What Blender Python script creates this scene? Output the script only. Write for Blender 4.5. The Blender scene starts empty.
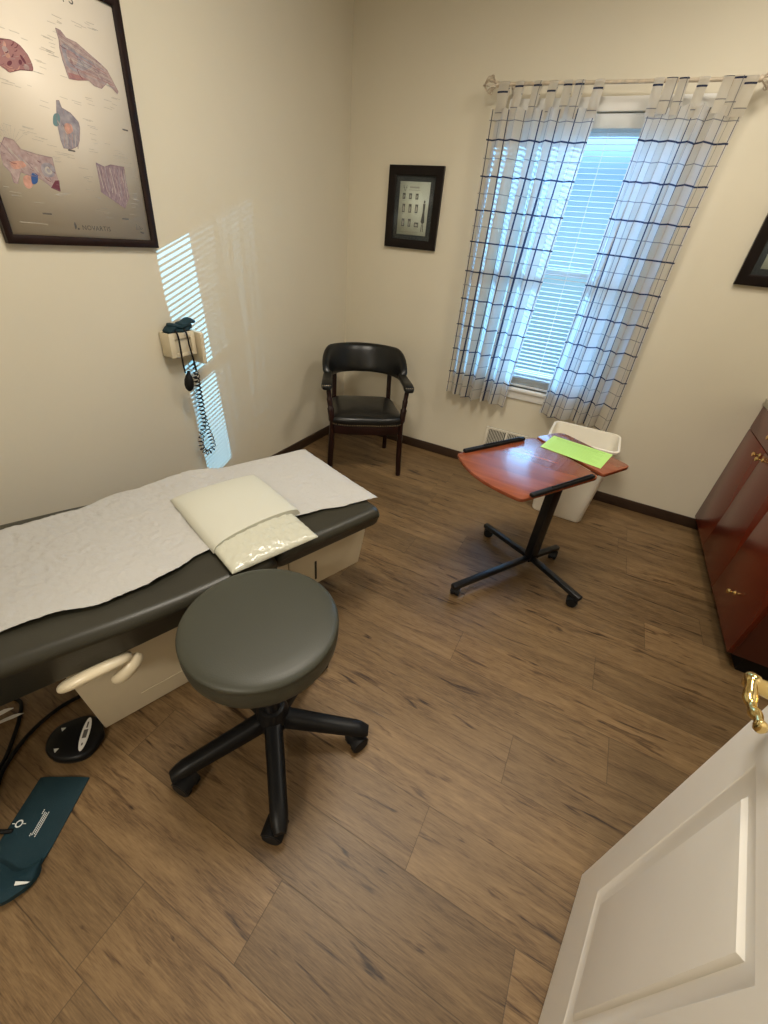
import bpy, bmesh, math, random
from mathutils import Vector, Matrix
from math import sin, cos, pi, radians, sqrt, atan2, exp
R = random.Random(7)
S = bpy.context.scene
COL = S.collection

# ---------------------------------------------------------------- helpers
def new(): return bmesh.new()

def merge(bm, tmp, M=None, mi=0):
    if M is not None: bmesh.ops.transform(tmp, matrix=M, verts=tmp.verts)
    vm = {}
    for v in tmp.verts: vm[v] = bm.verts.new(v.co)
    for f in tmp.faces:
        try:
            nf = bm.faces.new([vm[v] for v in f.verts]); nf.material_index = mi
        except ValueError: pass
    tmp.free(); return bm

def box(bm, x0, x1, y0, y1, z0, z1, bev=0.0, mi=0, M=None, seg=2):
    t = bmesh.new()
    bmesh.ops.create_cube(t, size=1)
    for v in t.verts:
        v.co = Vector((x0 if v.co.x < 0 else x1, y0 if v.co.y < 0 else y1, z0 if v.co.z < 0 else z1))
    if bev > 0:
        bmesh.ops.bevel(t, geom=list(t.edges), offset=bev, segments=seg, profile=.5, affect='EDGES', clamp_overlap=True)
    return merge(bm, t, M, mi)

def loft(bm, rings, mi=0, cap=True, closed=True, smooth_end=False):
    vr = [[bm.verts.new(p) for p in r] for r in rings]
    n = len(rings[0])
    for a, b in zip(vr, vr[1:]):
        for i in range(n if closed else n - 1):
            j = (i + 1) % n
            f = bm.faces.new((a[i], a[j], b[j], b[i])); f.material_index = mi
    if cap and closed:
        f = bm.faces.new(list(reversed(vr[0]))); f.material_index = mi
        f = bm.faces.new(vr[-1]); f.material_index = mi
    return bm

def tube(bm, pts, r, n=10, mi=0, sx=1.0, cap=True, closed=False):
    pts = [Vector(p) for p in pts]
    m = len(pts); rings = []
    prev = None
    for i, p in enumerate(pts):
        a = pts[max(i - 1, 0)]; b = pts[min(i + 1, m - 1)]
        t = (b - a)
        if t.length < 1e-9: t = Vector((0, 0, 1))
        t.normalize()
        if prev is None:
            up = Vector((0, 0, 1)) if abs(t.z) < .9 else Vector((1, 0, 0))
            nr = t.cross(up).normalized()
        else:
            nr = (prev - t * prev.dot(t)).normalized()
        prev = nr; bn = t.cross(nr)
        rr = r(i / (m - 1)) if callable(r) else r
        rings.append([p + nr * cos(2 * pi * k / n) * rr * sx + bn * sin(2 * pi * k / n) * rr for k in range(n)])
    return loft(bm, rings, mi, cap)

def smooth_path(pts, k=8):
    P = [Vector(p) for p in pts]; out = []
    for i in range(len(P) - 1):
        p0 = P[max(i - 1, 0)]; p1 = P[i]; p2 = P[i + 1]; p3 = P[min(i + 2, len(P) - 1)]
        for j in range(k):
            t = j / k
            out.append(.5 * ((2 * p1) + (p2 - p0) * t + (2 * p0 - 5 * p1 + 4 * p2 - p3) * t * t + (3 * p1 - p0 - 3 * p2 + p3) * t ** 3))
    out.append(P[-1]); return out

def lathe(bm, prof, n=48, M=None, mi=0):
    t = bmesh.new()
    rings = [[Vector((max(r, 1e-4) * cos(2 * pi * k / n), max(r, 1e-4) * sin(2 * pi * k / n), z)) for k in range(n)] for r, z in prof]
    loft(t, rings)
    return merge(bm, t, M, mi)

def prism(bm, poly, z0, z1, bev=0.0, M=None, mi=0, seg=2):
    t = bmesh.new()
    lo = [t.verts.new((x, y, z0)) for x, y in poly]; hi = [t.verts.new((x, y, z1)) for x, y in poly]
    n = len(poly)
    t.faces.new(list(reversed(lo))); top = t.faces.new(hi)
    for i in range(n): t.faces.new((lo[i], lo[(i + 1) % n], hi[(i + 1) % n], hi[i]))
    bmesh.ops.recalc_face_normals(t, faces=t.faces)
    if bev > 0:
        es = [e for e in t.edges if abs(e.verts[0].co.z - e.verts[1].co.z) < 1e-6]
        bmesh.ops.bevel(t, geom=es, offset=bev, segments=seg, profile=.5, affect='EDGES', clamp_overlap=True)
    return merge(bm, t, M, mi)

def rounded(poly, r, k=5):
    out = []; n = len(poly)
    for i in range(n):
        p = Vector(poly[i]); a = Vector(poly[i - 1]); b = Vector(poly[(i + 1) % n])
        rr = r[i] if isinstance(r, (list, tuple)) else r
        da = (a - p); db = (b - p)
        la = min(rr, da.length * .45); lb = min(rr, db.length * .45)
        A = p + da.normalized() * la; B = p + db.normalized() * lb
        for j in range(k + 1):
            t = j / k
            q = A * (1 - t) ** 2 + p * 2 * t * (1 - t) + B * t * t
            out.append((q.x, q.y))
    return out

def rrect(hx, hy, r, k=5, cx=0, cy=0):
    return rounded([(cx - hx, cy - hy), (cx + hx, cy - hy), (cx + hx, cy + hy), (cx - hx, cy + hy)], r, k)

def obj(name, bm, mat, parent=None, world=False, smooth=38, uv=None):
    bmesh.ops.recalc_face_normals(bm, faces=bm.faces) if smooth != 'open' else None
    me = bpy.data.meshes.new(name); bm.to_mesh(me); bm.free()
    o = bpy.data.objects.new(name, me); COL.objects.link(o)
    for m in (mat if isinstance(mat, (list, tuple)) else [mat]): me.materials.append(m)
    me.shade_smooth()
    if smooth not in (None, 'open'): me.set_sharp_from_angle(angle=radians(smooth))
    if parent is not None:
        o.parent = parent
        if world:
            r = parent
            while r.parent: r = r.parent
            me.transform((Matrix.Translation(r.location) @ r.rotation_euler.to_matrix().to_4x4()).inverted())
    return o

def thing(name, label, cat, loc=(0, 0, 0), rz=0.0, group=None):
    o = bpy.data.objects.new(name, None); COL.objects.link(o)
    o.empty_display_size = .05
    o.location = loc; o.rotation_euler = (0, 0, rz); o['label'] = label; o['category'] = cat
    if group: o['group'] = group
    return o

def tag(o, label, cat, group=None):
    o['label'] = label; o['category'] = cat
    if group: o['group'] = group
    return o

def struct(name, bm, mat, parent=None, smooth=38):
    o = obj(name, bm, mat, parent, smooth=smooth)
    if parent is None: o['kind'] = 'structure'
    return o

def text_bm(bm, body, size, M, mi=0, spacing=1.0):
    cu = bpy.data.curves.new('lettering', 'FONT'); cu.body = body; cu.size = size; cu.space_character = spacing
    cu.resolution_u = 3
    o = bpy.data.objects.new('lettering', cu); COL.objects.link(o)
    dg = bpy.context.evaluated_depsgraph_get(); me = o.evaluated_get(dg).to_mesh()
    t = bmesh.new(); t.from_mesh(me); o.evaluated_get(dg).to_mesh_clear()
    bpy.data.objects.remove(o); bpy.data.curves.remove(cu)
    return merge(bm, t, M, mi)

# ---------------------------------------------------------------- materials
def mat(name, col, rough=.5, metal=0.0, spec=.5, coat=0.0, bump=0.0, bscale=60.0, vary=0.0, vscale=8.0, stretch=(1, 1, 1), col2=None, sheen=0.0):
    m = bpy.data.materials.new(name); m.use_nodes = True
    nt = m.node_tree; p = nt.nodes['Principled BSDF']
    p.inputs['Base Color'].default_value = (*col, 1); p.inputs['Roughness'].default_value = rough
    p.inputs['Metallic'].default_value = metal; p.inputs['Specular IOR Level'].default_value = spec
    p.inputs['Coat Weight'].default_value = coat; p.inputs['Coat Roughness'].default_value = .12
    p.inputs['Sheen Weight'].default_value = sheen
    tc = nt.nodes.new('ShaderNodeTexCoord'); mp = nt.nodes.new('ShaderNodeMapping')
    mp.inputs['Scale'].default_value = stretch
    nt.links.new(tc.outputs['Object'], mp.inputs['Vector'])
    nz = nt.nodes.new('ShaderNodeTexNoise'); nz.inputs['Scale'].default_value = vscale; nz.inputs['Detail'].default_value = 5
    nt.links.new(mp.outputs[0], nz.inputs['Vector'])
    c2 = col2 or tuple(min(1, c * (1 + vary)) for c in col)
    c1 = col if col2 else tuple(c * (1 - vary) for c in col)
    rp = nt.nodes.new('ShaderNodeMix'); rp.data_type = 'RGBA'
    rp.inputs[6].default_value = (*c1, 1); rp.inputs[7].default_value = (*c2, 1)
    mr = nt.nodes.new('ShaderNodeMapRange'); mr.inputs[1].default_value = .3; mr.inputs[2].default_value = .7
    nt.links.new(nz.outputs[0], mr.inputs[0]); nt.links.new(mr.outputs[0], rp.inputs[0])
    nt.links.new(rp.outputs[2], p.inputs['Base Color'])
    if bump > 0:
        b = nt.nodes.new('ShaderNodeTexNoise'); b.inputs['Scale'].default_value = bscale; b.inputs['Detail'].default_value = 4
        nt.links.new(mp.outputs[0], b.inputs['Vector'])
        bp = nt.nodes.new('ShaderNodeBump'); bp.inputs['Strength'].default_value = bump; bp.inputs['Distance'].default_value = .004
        nt.links.new(b.outputs[0], bp.inputs['Height']); nt.links.new(bp.outputs[0], p.inputs['Normal'])
    return m

WALL = mat('wall_paint', (.64, .59, .47), .55, bump=.06, bscale=220, vary=.015, vscale=3)
CEIL = mat('ceiling_white', (.75, .72, .66), .9, bump=.15, bscale=120)
BASEB = mat('baseboard_dark_wood', (.035, .018, .010), .45, vary=.25, vscale=12, stretch=(1, 1, 6))
WHITE = mat('white_paint', (.82, .79, .73), .32, bump=.03, bscale=90, vary=.01)
TRIM = mat('window_trim_white', (.72, .71, .68), .4)
SLAT = mat('blind_slat_white', (.80, .82, .82), .4)
def _slat():
    nt = SLAT.node_tree; p = nt.nodes['Principled BSDF']; o = nt.nodes['Material Output']
    t = nt.nodes.new('ShaderNodeBsdfTranslucent'); t.inputs[0].default_value = (.80, .84, .86, 1)
    m = nt.nodes.new('ShaderNodeMixShader'); m.inputs[0].default_value = .35
    nt.links.new(p.outputs[0], m.inputs[1]); nt.links.new(t.outputs[0], m.inputs[2]); nt.links.new(m.outputs[0], o.inputs[0])
_slat()
FRAME = mat('frame_dark_wood', (.006, .003, .0025), .34, spec=.22, vary=.3, vscale=20)
PFRAME = mat('poster_frame_brown', (.013, .005, .004), .38, spec=.25, vary=.3, vscale=20)
MATB = mat('mat_board_grey', (.045, .047, .05), .8)
PAPERA = mat('aged_print_paper', (.72, .70, .60), .6, vary=.03)
POSTER = mat('poster_paper', (.72, .65, .55), .45, vary=.015)
INK = mat('print_ink', (.10, .09, .085), .6)
INKL = mat('print_ink_pale', (.46, .42, .37), .6)
FLESH = mat('print_flesh', (.38, .19, .18), .5, vscale=70, col2=(.30, .14, .15))
FLESHP = mat('print_pink', (.52, .28, .22), .5, vary=.3, vscale=60)
MAUVE = mat('print_mauve', (.30, .20, .205), .5, col2=(.46, .36, .34), vscale=75)
PLUM = mat('print_plum', (.17, .115, .145), .5, col2=(.33, .25, .27), vscale=60, stretch=(1, 3, 1))
SLATE = mat('print_slate', (.20, .185, .23), .5, col2=(.38, .35, .37), vscale=60)
BLUE = mat('print_blue', (.03, .09, .28), .5)
TEALP = mat('print_teal', (.13, .23, .25), .5)
MAROON = mat('print_maroon', (.14, .03, .05), .5)
VINYL = mat('charcoal_vinyl', (.027, .025, .017), .38, spec=.4, bump=.12, bscale=260, vary=.06, vscale=5)
STOOLV = mat('stool_grey_vinyl', (.039, .040, .029), .44, spec=.4, bump=.12, bscale=300, vary=.05, vscale=5)
BEIGE = mat('beige_enamel', (.56, .49, .36), .38, vary=.02)
IVORY = mat('ivory_plastic', (.66, .58, .42), .3, vary=.02)
BLACKP = mat('black_plastic', (.005, .005, .0055), .42, spec=.22, bump=.05, bscale=200)
BLACKM = mat('black_metal', (.006, .0065, .008), .32, spec=.4)
RUBBER = mat('black_rubber', (.004, .004, .0045), .6, spec=.25)
LEATHER = mat('black_leather', (.0045, .0045, .0045), .30, spec=.4, bump=.12, bscale=180, vary=.1)
DKWOOD = mat('mahogany_stain', (.014, .0045, .0035), .3, spec=.3, vary=.35, vscale=14, stretch=(1, 1, .2))
NAIL = mat('brass_nailhead', (.35, .27, .16), .35, metal=1)
BRASS = mat('polished_brass', (.78, .60, .26), .16, metal=1)
EPAPER = mat('exam_paper', (.425, .415, .395), .75, bump=1.0, bscale=42, vary=.012)
PILLOWP = mat('pillow_paper_cover', (.50, .495, .42), .8, bump=.08, bscale=60)
PLASTIC = mat('crinkled_plastic', (.50, .495, .405), .14, spec=.6, bump=.9, bscale=48, coat=.4)
CUFF = mat('teal_cuff_nylon', (.0065, .026, .036), .68, spec=.25, bump=.25, bscale=500, vary=.08, vscale=12)
WPRINT = mat('white_print', (.62, .64, .62), .6)
BIN = mat('white_bin_plastic', (.80, .76, .66), .38, bump=.02)
LIME = mat('lime_paper', (.40, .66, .17), .7, vary=.02)
LIMEINK = mat('lime_sheet_ink', (.22, .42, .05), .7)
VENTW = mat('vent_white_metal', (.70, .66, .56), .45)
VENTD = mat('vent_dark_gap', (.03, .028, .024), .8)
ROD = mat('rod_antique_ivory', (.50, .42, .32), .5, vary=.2, vscale=40)
WTISSUE = mat('white_strip_paper', (.74, .73, .70), .7)
COUNTER = mat('counter_laminate', (.28, .25, .19), .35, col2=(.45, .40, .31), vscale=90)

def wood_grain(name, c1, c2, rough, coat, scl, sp=.5):
    m = bpy.data.materials.new(name); m.use_nodes = True; nt = m.node_tree; p = nt.nodes['Principled BSDF']
    tc = nt.nodes.new('ShaderNodeTexCoord'); mp = nt.nodes.new('ShaderNodeMapping'); mp.inputs['Scale'].default_value = scl
    nz = nt.nodes.new('ShaderNodeTexNoise'); nz.inputs['Scale'].default_value = 3; nz.inputs['Detail'].default_value = 7; nz.inputs['Distortion'].default_value = .8
    cr = nt.nodes.new('ShaderNodeValToRGB')
    cr.color_ramp.elements[0].position = .32; cr.color_ramp.elements[0].color = (*c1, 1)
    cr.color_ramp.elements[1].position = .7; cr.color_ramp.elements[1].color = (*c2, 1)
    nt.links.new(tc.outputs['Object'], mp.inputs[0]); nt.links.new(mp.outputs[0], nz.inputs['Vector'])
    nt.links.new(nz.outputs[0], cr.inputs[0]); nt.links.new(cr.outputs[0], p.inputs['Base Color'])
    p.inputs['Roughness'].default_value = rough; p.inputs['Coat Weight'].default_value = coat; p.inputs['Coat Roughness'].default_value = .1
    p.inputs['Specular IOR Level'].default_value = sp
    return m
CHERRY = wood_grain('cabinet_cherry_veneer', (.090, .0075, .0015), (.130, .013, .0025), .26, .08, (1, 1, .12))
CHERRYD = wood_grain('cabinet_end_veneer', (.055, .009, .006), (.085, .014, .008), .3, .2, (1, 1, .12))
TABLEW = wood_grain('table_cherry_laminate', (.155, .034, .014), (.27, .072, .030), .22, .3, (1.0, 7, 1))

# plank floor -----------------------------------------------------------
def floor_material():
    m = bpy.data.materials.new('floor_vinyl_plank'); m.use_nodes = True; nt = m.node_tree; N = nt.nodes; L = nt.links
    p = N['Principled BSDF']
    def math_(op, a, b=None, c=None):
        n = N.new('ShaderNodeMath'); n.operation = op
        for i, v in enumerate((a, b, c)):
            if v is None: continue
            if isinstance(v, (int, float)): n.inputs[i].default_value = v
            else: L.new(v, n.inputs[i])
        return n.outputs[0]
    tc = N.new('ShaderNodeTexCoord'); sx = N.new('ShaderNodeSeparateXYZ'); L.new(tc.outputs['Object'], sx.inputs[0])
    x, y = sx.outputs[0], sx.outputs[1]
    PW, PL = .1778, 1.22
    v = math_('DIVIDE', math_('ADD', y, 2.928), PW)
    row = math_('FLOOR', v); fv = math_('FRACT', v)
    wn = N.new('ShaderNodeTexWhiteNoise'); wn.noise_dimensions = '1D'; L.new(math_('MULTIPLY', row, 3.137), wn.inputs['W'])
    off = math_('MULTIPLY', wn.outputs[0], PL)
    known = {0: 1.575, 1: 2.167, 2: 1.858, 4: 2.04, -1: 1.267, 9: 2.483, 3: 1.22, 6: 1.73, 5: 2.355}
    for r, x0 in known.items():
        c = math_('COMPARE', row, float(r), .1)
        inv = math_('SUBTRACT', 1.0, c)
        off = math_('ADD', math_('MULTIPLY', off, inv), math_('MULTIPLY', c, PL * 3 - x0))
    u = math_('DIVIDE', math_('ADD', x, off), PL)
    pid = math_('FLOOR', u); fu = math_('FRACT', u)
    wn2 = N.new('ShaderNodeTexWhiteNoise'); wn2.noise_dimensions = '2D'
    cb = N.new('ShaderNodeCombineXYZ'); L.new(math_('MULTIPLY', pid, 1.37), cb.inputs[0]); L.new(math_('MULTIPLY', row, 2.11), cb.inputs[1]); L.new(cb.outputs[0], wn2.inputs['Vector'])
    tone = wn2.outputs[0]
    # grain coordinates, shifted per plank
    g = N.new('ShaderNodeCombineXYZ')
    L.new(math_('ADD', math_('MULTIPLY', x, 1.0), math_('MULTIPLY', tone, 37)), g.inputs[0])
    L.new(math_('ADD', math_('MULTIPLY', y, 8.5), math_('MULTIPLY', tone, 91)), g.inputs[1])
    n1 = N.new('ShaderNodeTexNoise'); n1.inputs['Scale'].default_value = 2.6; n1.inputs['Detail'].default_value = 8; n1.inputs['Roughness'].default_value = .62; n1.inputs['Distortion'].default_value = .9
    L.new(g.outputs[0], n1.inputs['Vector'])
    g2 = N.new('ShaderNodeCombineXYZ')
    L.new(math_('ADD', math_('MULTIPLY', x, 6), math_('MULTIPLY', tone, 17)), g2.inputs[0])
    L.new(math_('ADD', math_('MULTIPLY', y, 75), math_('MULTIPLY', tone, 51)), g2.inputs[1])
    n2 = N.new('ShaderNodeTexNoise'); n2.inputs['Scale'].default_value = 2.4; n2.inputs['Detail'].default_value = 6; n2.inputs['Roughness'].default_value = .7
    L.new(g2.outputs[0], n2.inputs['Vector'])
    g3 = N.new('ShaderNodeCombineXYZ')
    L.new(math_('ADD', math_('MULTIPLY', x, 14), math_('MULTIPLY', tone, 29)), g3.inputs[0])
    L.new(math_('ADD', math_('MULTIPLY', y, 190), math_('MULTIPLY', tone, 71)), g3.inputs[1])
    n3 = N.new('ShaderNodeTexNoise'); n3.inputs['Scale'].default_value = 2.0; n3.inputs['Detail'].default_value = 3
    L.new(g3.outputs[0], n3.inputs['Vector'])
    g4 = N.new('ShaderNodeCombineXYZ')
    L.new(math_('ADD', math_('MULTIPLY', x, 2.3), math_('MULTIPLY', tone, 63)), g4.inputs[0])
    L.new(math_('ADD', math_('MULTIPLY', y, 17), math_('MULTIPLY', tone, 13)), g4.inputs[1])
    n4 = N.new('ShaderNodeTexNoise'); n4.inputs['Scale'].default_value = 1.5; n4.inputs['Detail'].default_value = 3; n4.inputs['Distortion'].default_value = 1.6
    L.new(g4.outputs[0], n4.inputs['Vector'])
    kn = N.new('ShaderNodeMapRange'); kn.inputs[1].default_value = .60; kn.inputs[2].default_value = .76; kn.inputs[3].default_value = 0; kn.inputs[4].default_value = .22; L.new(n4.outputs[0], kn.inputs[0])
    mixg = math_('ADD', math_('MULTIPLY', n1.outputs[0], .44), math_('ADD', math_('MULTIPLY', n2.outputs[0], .34), math_('MULTIPLY', n3.outputs[0], .22)))
    mixg = math_('SUBTRACT', mixg, kn.outputs[0])
    cr = N.new('ShaderNodeValToRGB'); L.new(mixg, cr.inputs[0]); e = cr.color_ramp.elements
    e[0].position = .30; e[0].color = (.022, .0108, .0040, 1)
    e[1].position = .74; e[1].color = (.255, .163, .080, 1)
    for pos, col in ((.40, (.084, .047, .0195)), (.48, (.140, .085, .038)), (.58, (.192, .121, .056))):
        k = cr.color_ramp.elements.new(pos); k.color = (*col, 1)
    tn = math_('ADD', .84, math_('MULTIPLY', tone, .38))
    gap = math_('MINIMUM', math_('MULTIPLY', math_('MINIMUM', fv, math_('SUBTRACT', 1.0, fv)), PW), math_('MULTIPLY', math_('MINIMUM', fu, math_('SUBTRACT', 1.0, fu)), PL))
    gm = N.new('ShaderNodeMapRange'); gm.inputs[1].default_value = .0004; gm.inputs[2].default_value = .0016; gm.inputs[3].default_value = .52; gm.inputs[4].default_value = 1.0
    L.new(gap, gm.inputs[0])
    sc = math_('MULTIPLY', tn, gm.outputs[0])
    mul = N.new('ShaderNodeVectorMath'); mul.operation = 'SCALE'; L.new(cr.outputs[0], mul.inputs[0]); L.new(sc, mul.inputs[3])
    L.new(mul.outputs[0], p.inputs['Base Color'])
    p.inputs['Roughness'].default_value = .44; p.inputs['Specular IOR Level'].default_value = .4
    bp = N.new('ShaderNodeBump'); bp.inputs['Strength'].default_value = .25; bp.inputs['Distance'].default_value = .002
    L.new(math_('ADD', mixg, gm.outputs[0]), bp.inputs['Height']); L.new(bp.outputs[0], p.inputs['Normal'])
    return m
FLOOR = floor_material()

def cloth_material():
    m = bpy.data.materials.new('plaid_sheer_cloth'); m.use_nodes = True; nt = m.node_tree; N = nt.nodes; L = nt.links
    N.remove(N['Principled BSDF']); out = N['Material Output']
    uv = N.new('ShaderNodeUVMap'); uv.uv_map = 'cloth'; sx = N.new('ShaderNodeSeparateXYZ'); L.new(uv.outputs[0], sx.inputs[0])
    def math_(op, a, b=None):
        n = N.new('ShaderNodeMath'); n.operation = op
        for i, v in enumerate((a, b)):
            if v is None: continue
            if isinstance(v, (int, float)): n.inputs[i].default_value = v
            else: L.new(v, n.inputs[i])
        return n.outputs[0]
    def line(c, period, offs, half):
        f = math_('FRACT', math_('DIVIDE', math_('ADD', c, offs), period))
        d = math_('MULTIPLY', math_('MINIMUM', f, math_('SUBTRACT', 1.0, f)), period)
        return math_('LESS_THAN', d, half)
    P = .156
    thick = math_('MAXIMUM', line(sx.outputs[0], P, 0.0, .0036), line(sx.outputs[1], P, .0, .0036))
    thin = math_('MAXIMUM', line(sx.outputs[0], P, P / 2, .0016), line(sx.outputs[1], P, P / 2, .0018))
    mx = N.new('ShaderNodeMix'); mx.data_type = 'RGBA'; mx.inputs[6].default_value = (.86, .77, .62, 1); mx.inputs[7].default_value = (.20, .19, .20, 1); L.new(thin, mx.inputs[0])
    mx2 = N.new('ShaderNodeMix'); mx2.data_type = 'RGBA'; mx2.inputs[7].default_value = (.030, .034, .075, 1); L.new(mx.outputs[2], mx2.inputs[6]); L.new(thick, mx2.inputs[0])
    d = N.new('ShaderNodeBsdfDiffuse'); t = N.new('ShaderNodeBsdfTranslucent'); tr = N.new('ShaderNodeBsdfTransparent')
    mt = N.new('ShaderNodeMix'); mt.data_type = 'RGBA'; mt.inputs[6].default_value = (.76, .78, .80, 1); mt.inputs[7].default_value = (.06, .08, .16, 1); L.new(thick, mt.inputs[0])
    mt2 = N.new('ShaderNodeMix'); mt2.data_type = 'RGBA'; mt2.inputs[7].default_value = (.32, .34, .38, 1); L.new(mt.outputs[2], mt2.inputs[6]); L.new(thin, mt2.inputs[0])
    L.new(mx2.outputs[2], d.inputs[0]); L.new(mt2.outputs[2], t.inputs[0])
    a = N.new('ShaderNodeMixShader'); a.inputs[0].default_value = .66; L.new(d.outputs[0], a.inputs[1]); L.new(t.outputs[0], a.inputs[2])
    b = N.new('ShaderNodeMixShader'); L.new(a.outputs[0], b.inputs[1]); L.new(tr.outputs[0], b.inputs[2])
    ln = math_('MAXIMUM', thick, thin)
    L.new(math_('MULTIPLY', math_('SUBTRACT', 1.0, ln), .085), b.inputs[0])
    L.new(b.outputs[0], out.inputs[0])
    return m
CLOTH = cloth_material()

def glass_material():
    m = bpy.data.materials.new('clear_pane_glass'); m.use_nodes = True; nt = m.node_tree; N = nt.nodes; L = nt.links
    N.remove(N['Principled BSDF']); out = N['Material Output']
    tr = N.new('ShaderNodeBsdfTransparent'); tr.inputs[0].default_value = (.95, .98, .98, 1)
    gl = N.new('ShaderNodeBsdfGlossy'); gl.inputs['Roughness'].default_value = .02
    lw = N.new('ShaderNodeLayerWeight'); lw.inputs[0].default_value = .5
    pw_ = N.new('ShaderNodeMath'); pw_.operation = 'POWER'; pw_.inputs[1].default_value = 5; L.new(lw.outputs['Facing'], pw_.inputs[0])
    fr = N.new('ShaderNodeMath'); fr.operation = 'MULTIPLY_ADD'; fr.inputs[1].default_value = .9; fr.inputs[2].default_value = .02; L.new(pw_.outputs[0], fr.inputs[0])
    mx = N.new('ShaderNodeMixShader'); L.new(fr.outputs[0], mx.inputs[0]); L.new(tr.outputs[0], mx.inputs[1]); L.new(gl.outputs[0], mx.inputs[2])
    L.new(mx.outputs[0], out.inputs[0]); return m
GLASS = glass_material()
MATTEGLASS = GLASS.copy(); MATTEGLASS.name = 'non_glare_glass'
for n_ in MATTEGLASS.node_tree.nodes:
    if n_.type == 'BSDF_GLOSSY': n_.inputs['Roughness'].default_value = .35

# ================================================================= ROOM
RX, FY, CH = 3.40, -3.20, 2.74
bm = new(); box(bm, -.12, RX + .12, -6.2, .12, -.05, 0); struct('floor', bm, FLOOR)
bm = new(); box(bm, -.12, RX + .12, -6.2, .12, CH, CH + .05); struct('ceiling', bm, CEIL)
bm = new(); box(bm, -.12, 0, -6.2, .12, 0, CH); struct('wall_left', bm, WALL)
bm = new(); box(bm, RX, RX + .12, -6.2, .12, 0, CH); struct('wall_right', bm, WALL)
WX0, WX1, WZ0, WZ1 = 1.06, 1.98, .655, 2.06
bm = new()
box(bm, 0, WX0, 0, .12, 0, CH); box(bm, WX1, RX, 0, .12, 0, CH)
box(bm, WX0, WX1, 0, .12, 0, WZ0); box(bm, WX0, WX1, 0, .12, WZ1, CH)
struct('wall_back', bm, WALL)
DX0, DX1 = 1.00, 2.165
bm = new()
box(bm, 0, DX0, FY - .41, FY - .30, 0, CH); box(bm, DX1, RX, FY - .41, FY, 0, CH); box(bm, DX0, DX1, FY - .41, FY - .30, 2.06, CH)
struct('wall_front', bm, WALL)
bm = new(); box(bm, -.12, RX + .12, -6.32, -6.2, 0, CH); struct('wall_hall_blocker', bm, WALL)  # unseen end wall, added to keep sky light out of the doorway
# baseboards
def bb(name, x0, x1, y0, y1):
    bm = new(); box(bm, x0, x1, y0, y1, 0, .072, .003); struct(name, bm, BASEB)
bb('baseboard_back', .012, 2.843, -.012, 0)
bb('baseboard_left', 0, .012, FY - .30, 0)
# window -----------------------------------------------------------------
win = bpy.data.objects.new('window_1', None); COL.objects.link(win); win['kind'] = 'structure'
win.location = ((WX0 + WX1) / 2, .05, WZ0)
bm = new()
F0, F1 = .055, .115
box(bm, WX0, WX0 + .035, F0, F1, WZ0, WZ1, .003); box(bm, WX1 - .035, WX1, F0, F1, WZ0, WZ1, .003)
box(bm, WX0 + .035, WX1 - .035, F0, F1, WZ1 - .035, WZ1, .003); box(bm, WX0 + .035, WX1 - .035, F0, F1, WZ0, WZ0 + .035, .003)
obj('window_frame', bm, TRIM, win, world=True)
MR = 1.36
for nm, z0, z1, y0 in (('lower_sash', WZ0 + .035, MR + .02, .062), ('upper_sash', MR - .02, WZ1 - .035, .088)):
    bm = new(); a, b = WX0 + .035, WX1 - .035
    box(bm, a, a + .04, y0, y0 + .024, z0, z1, .003); box(bm, b - .04, b, y0, y0 + .024, z0, z1, .003)
    box(bm, a + .04, b - .04, y0, y0 + .024, z0, z0 + (.065 if nm[0] == 'l' else .04), .003); box(bm, a + .04, b - .04, y0, y0 + .024, z1 - .04, z1, .003)
    sash = obj(nm, bm, TRIM, win, world=True)
    bm = new(); box(bm, a + .04, b - .04, y0 + .010, y0 + .014, z0 + .04, z1 - .04)
    obj('pane', bm, GLASS, sash, world=True)
bm = new(); box(bm, WX0 - .05, WX1 + .05, -.028, .055, WZ0 - .022, WZ0, .004); box(bm, WX0 - .03, WX1 + .03, -.012, 0, WZ0 - .075, WZ0 - .022, .003)
obj('window_sill', bm, TRIM, win, world=True)
bm = new()
box(bm, WX0 - .055, WX0, -.012, 0, WZ0, WZ1 + .055, .003); box(bm, WX1, WX1 + .055, -.012, 0, WZ0, WZ1 + .055, .003); box(bm, WX0, WX1, -.012, 0, WZ1, WZ1 + .055, .003)
obj('window_casing', bm, TRIM, win, world=True)

# blind --------------------------------------------------------------------
bl = thing('window_blind', 'white horizontal slat blind lowered inside the window behind the plaid curtains', 'blind', ((WX0 + WX1) / 2, .026, WZ1))
bm = new(); box(bm, WX0 + .006, WX1 - .006, .008, .046, WZ1 - .045, WZ1 - .002, .003); obj('headrail', bm, SLAT, bl, world=True)
bm = new(); box(bm, WX0 + .006, WX1 - .006, -.004, .004, WZ1 - .062, WZ1 - .006, .002); obj('valance', bm, SLAT, bl, world=True)
bm = new(); tilt = radians(4); pitch = .0238; z = .728; half = .0140
while z < WZ1 - .06:
    rings = []
    for xx in (WX0 + .010, WX1 - .010):
        top = []; bot = []
        for k in range(5):
            q = -half + 2 * half * k / 4; cz = .0016 * (1 - (q / half) ** 2)
            top.append(Vector((xx, .027 + q * cos(tilt) - cz * sin(tilt), z + q * sin(tilt) + cz * cos(tilt) + .0004)))
            bot.append(Vector((xx, .027 + q * cos(tilt) - cz * sin(tilt), z + q * sin(tilt) + cz * cos(tilt) - .0004)))
        rings.append(top + bot[::-1])
    loft(bm, rings); z += pitch
for k in range(9):   # the slats gathered on the bottom rail
    zz = .681 + k * .0046; box(bm, WX0 + .010, WX1 - .010, .0145, .0395, zz, zz + .0012)
obj('slats', bm, SLAT, bl, world=True, smooth=30)
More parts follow.
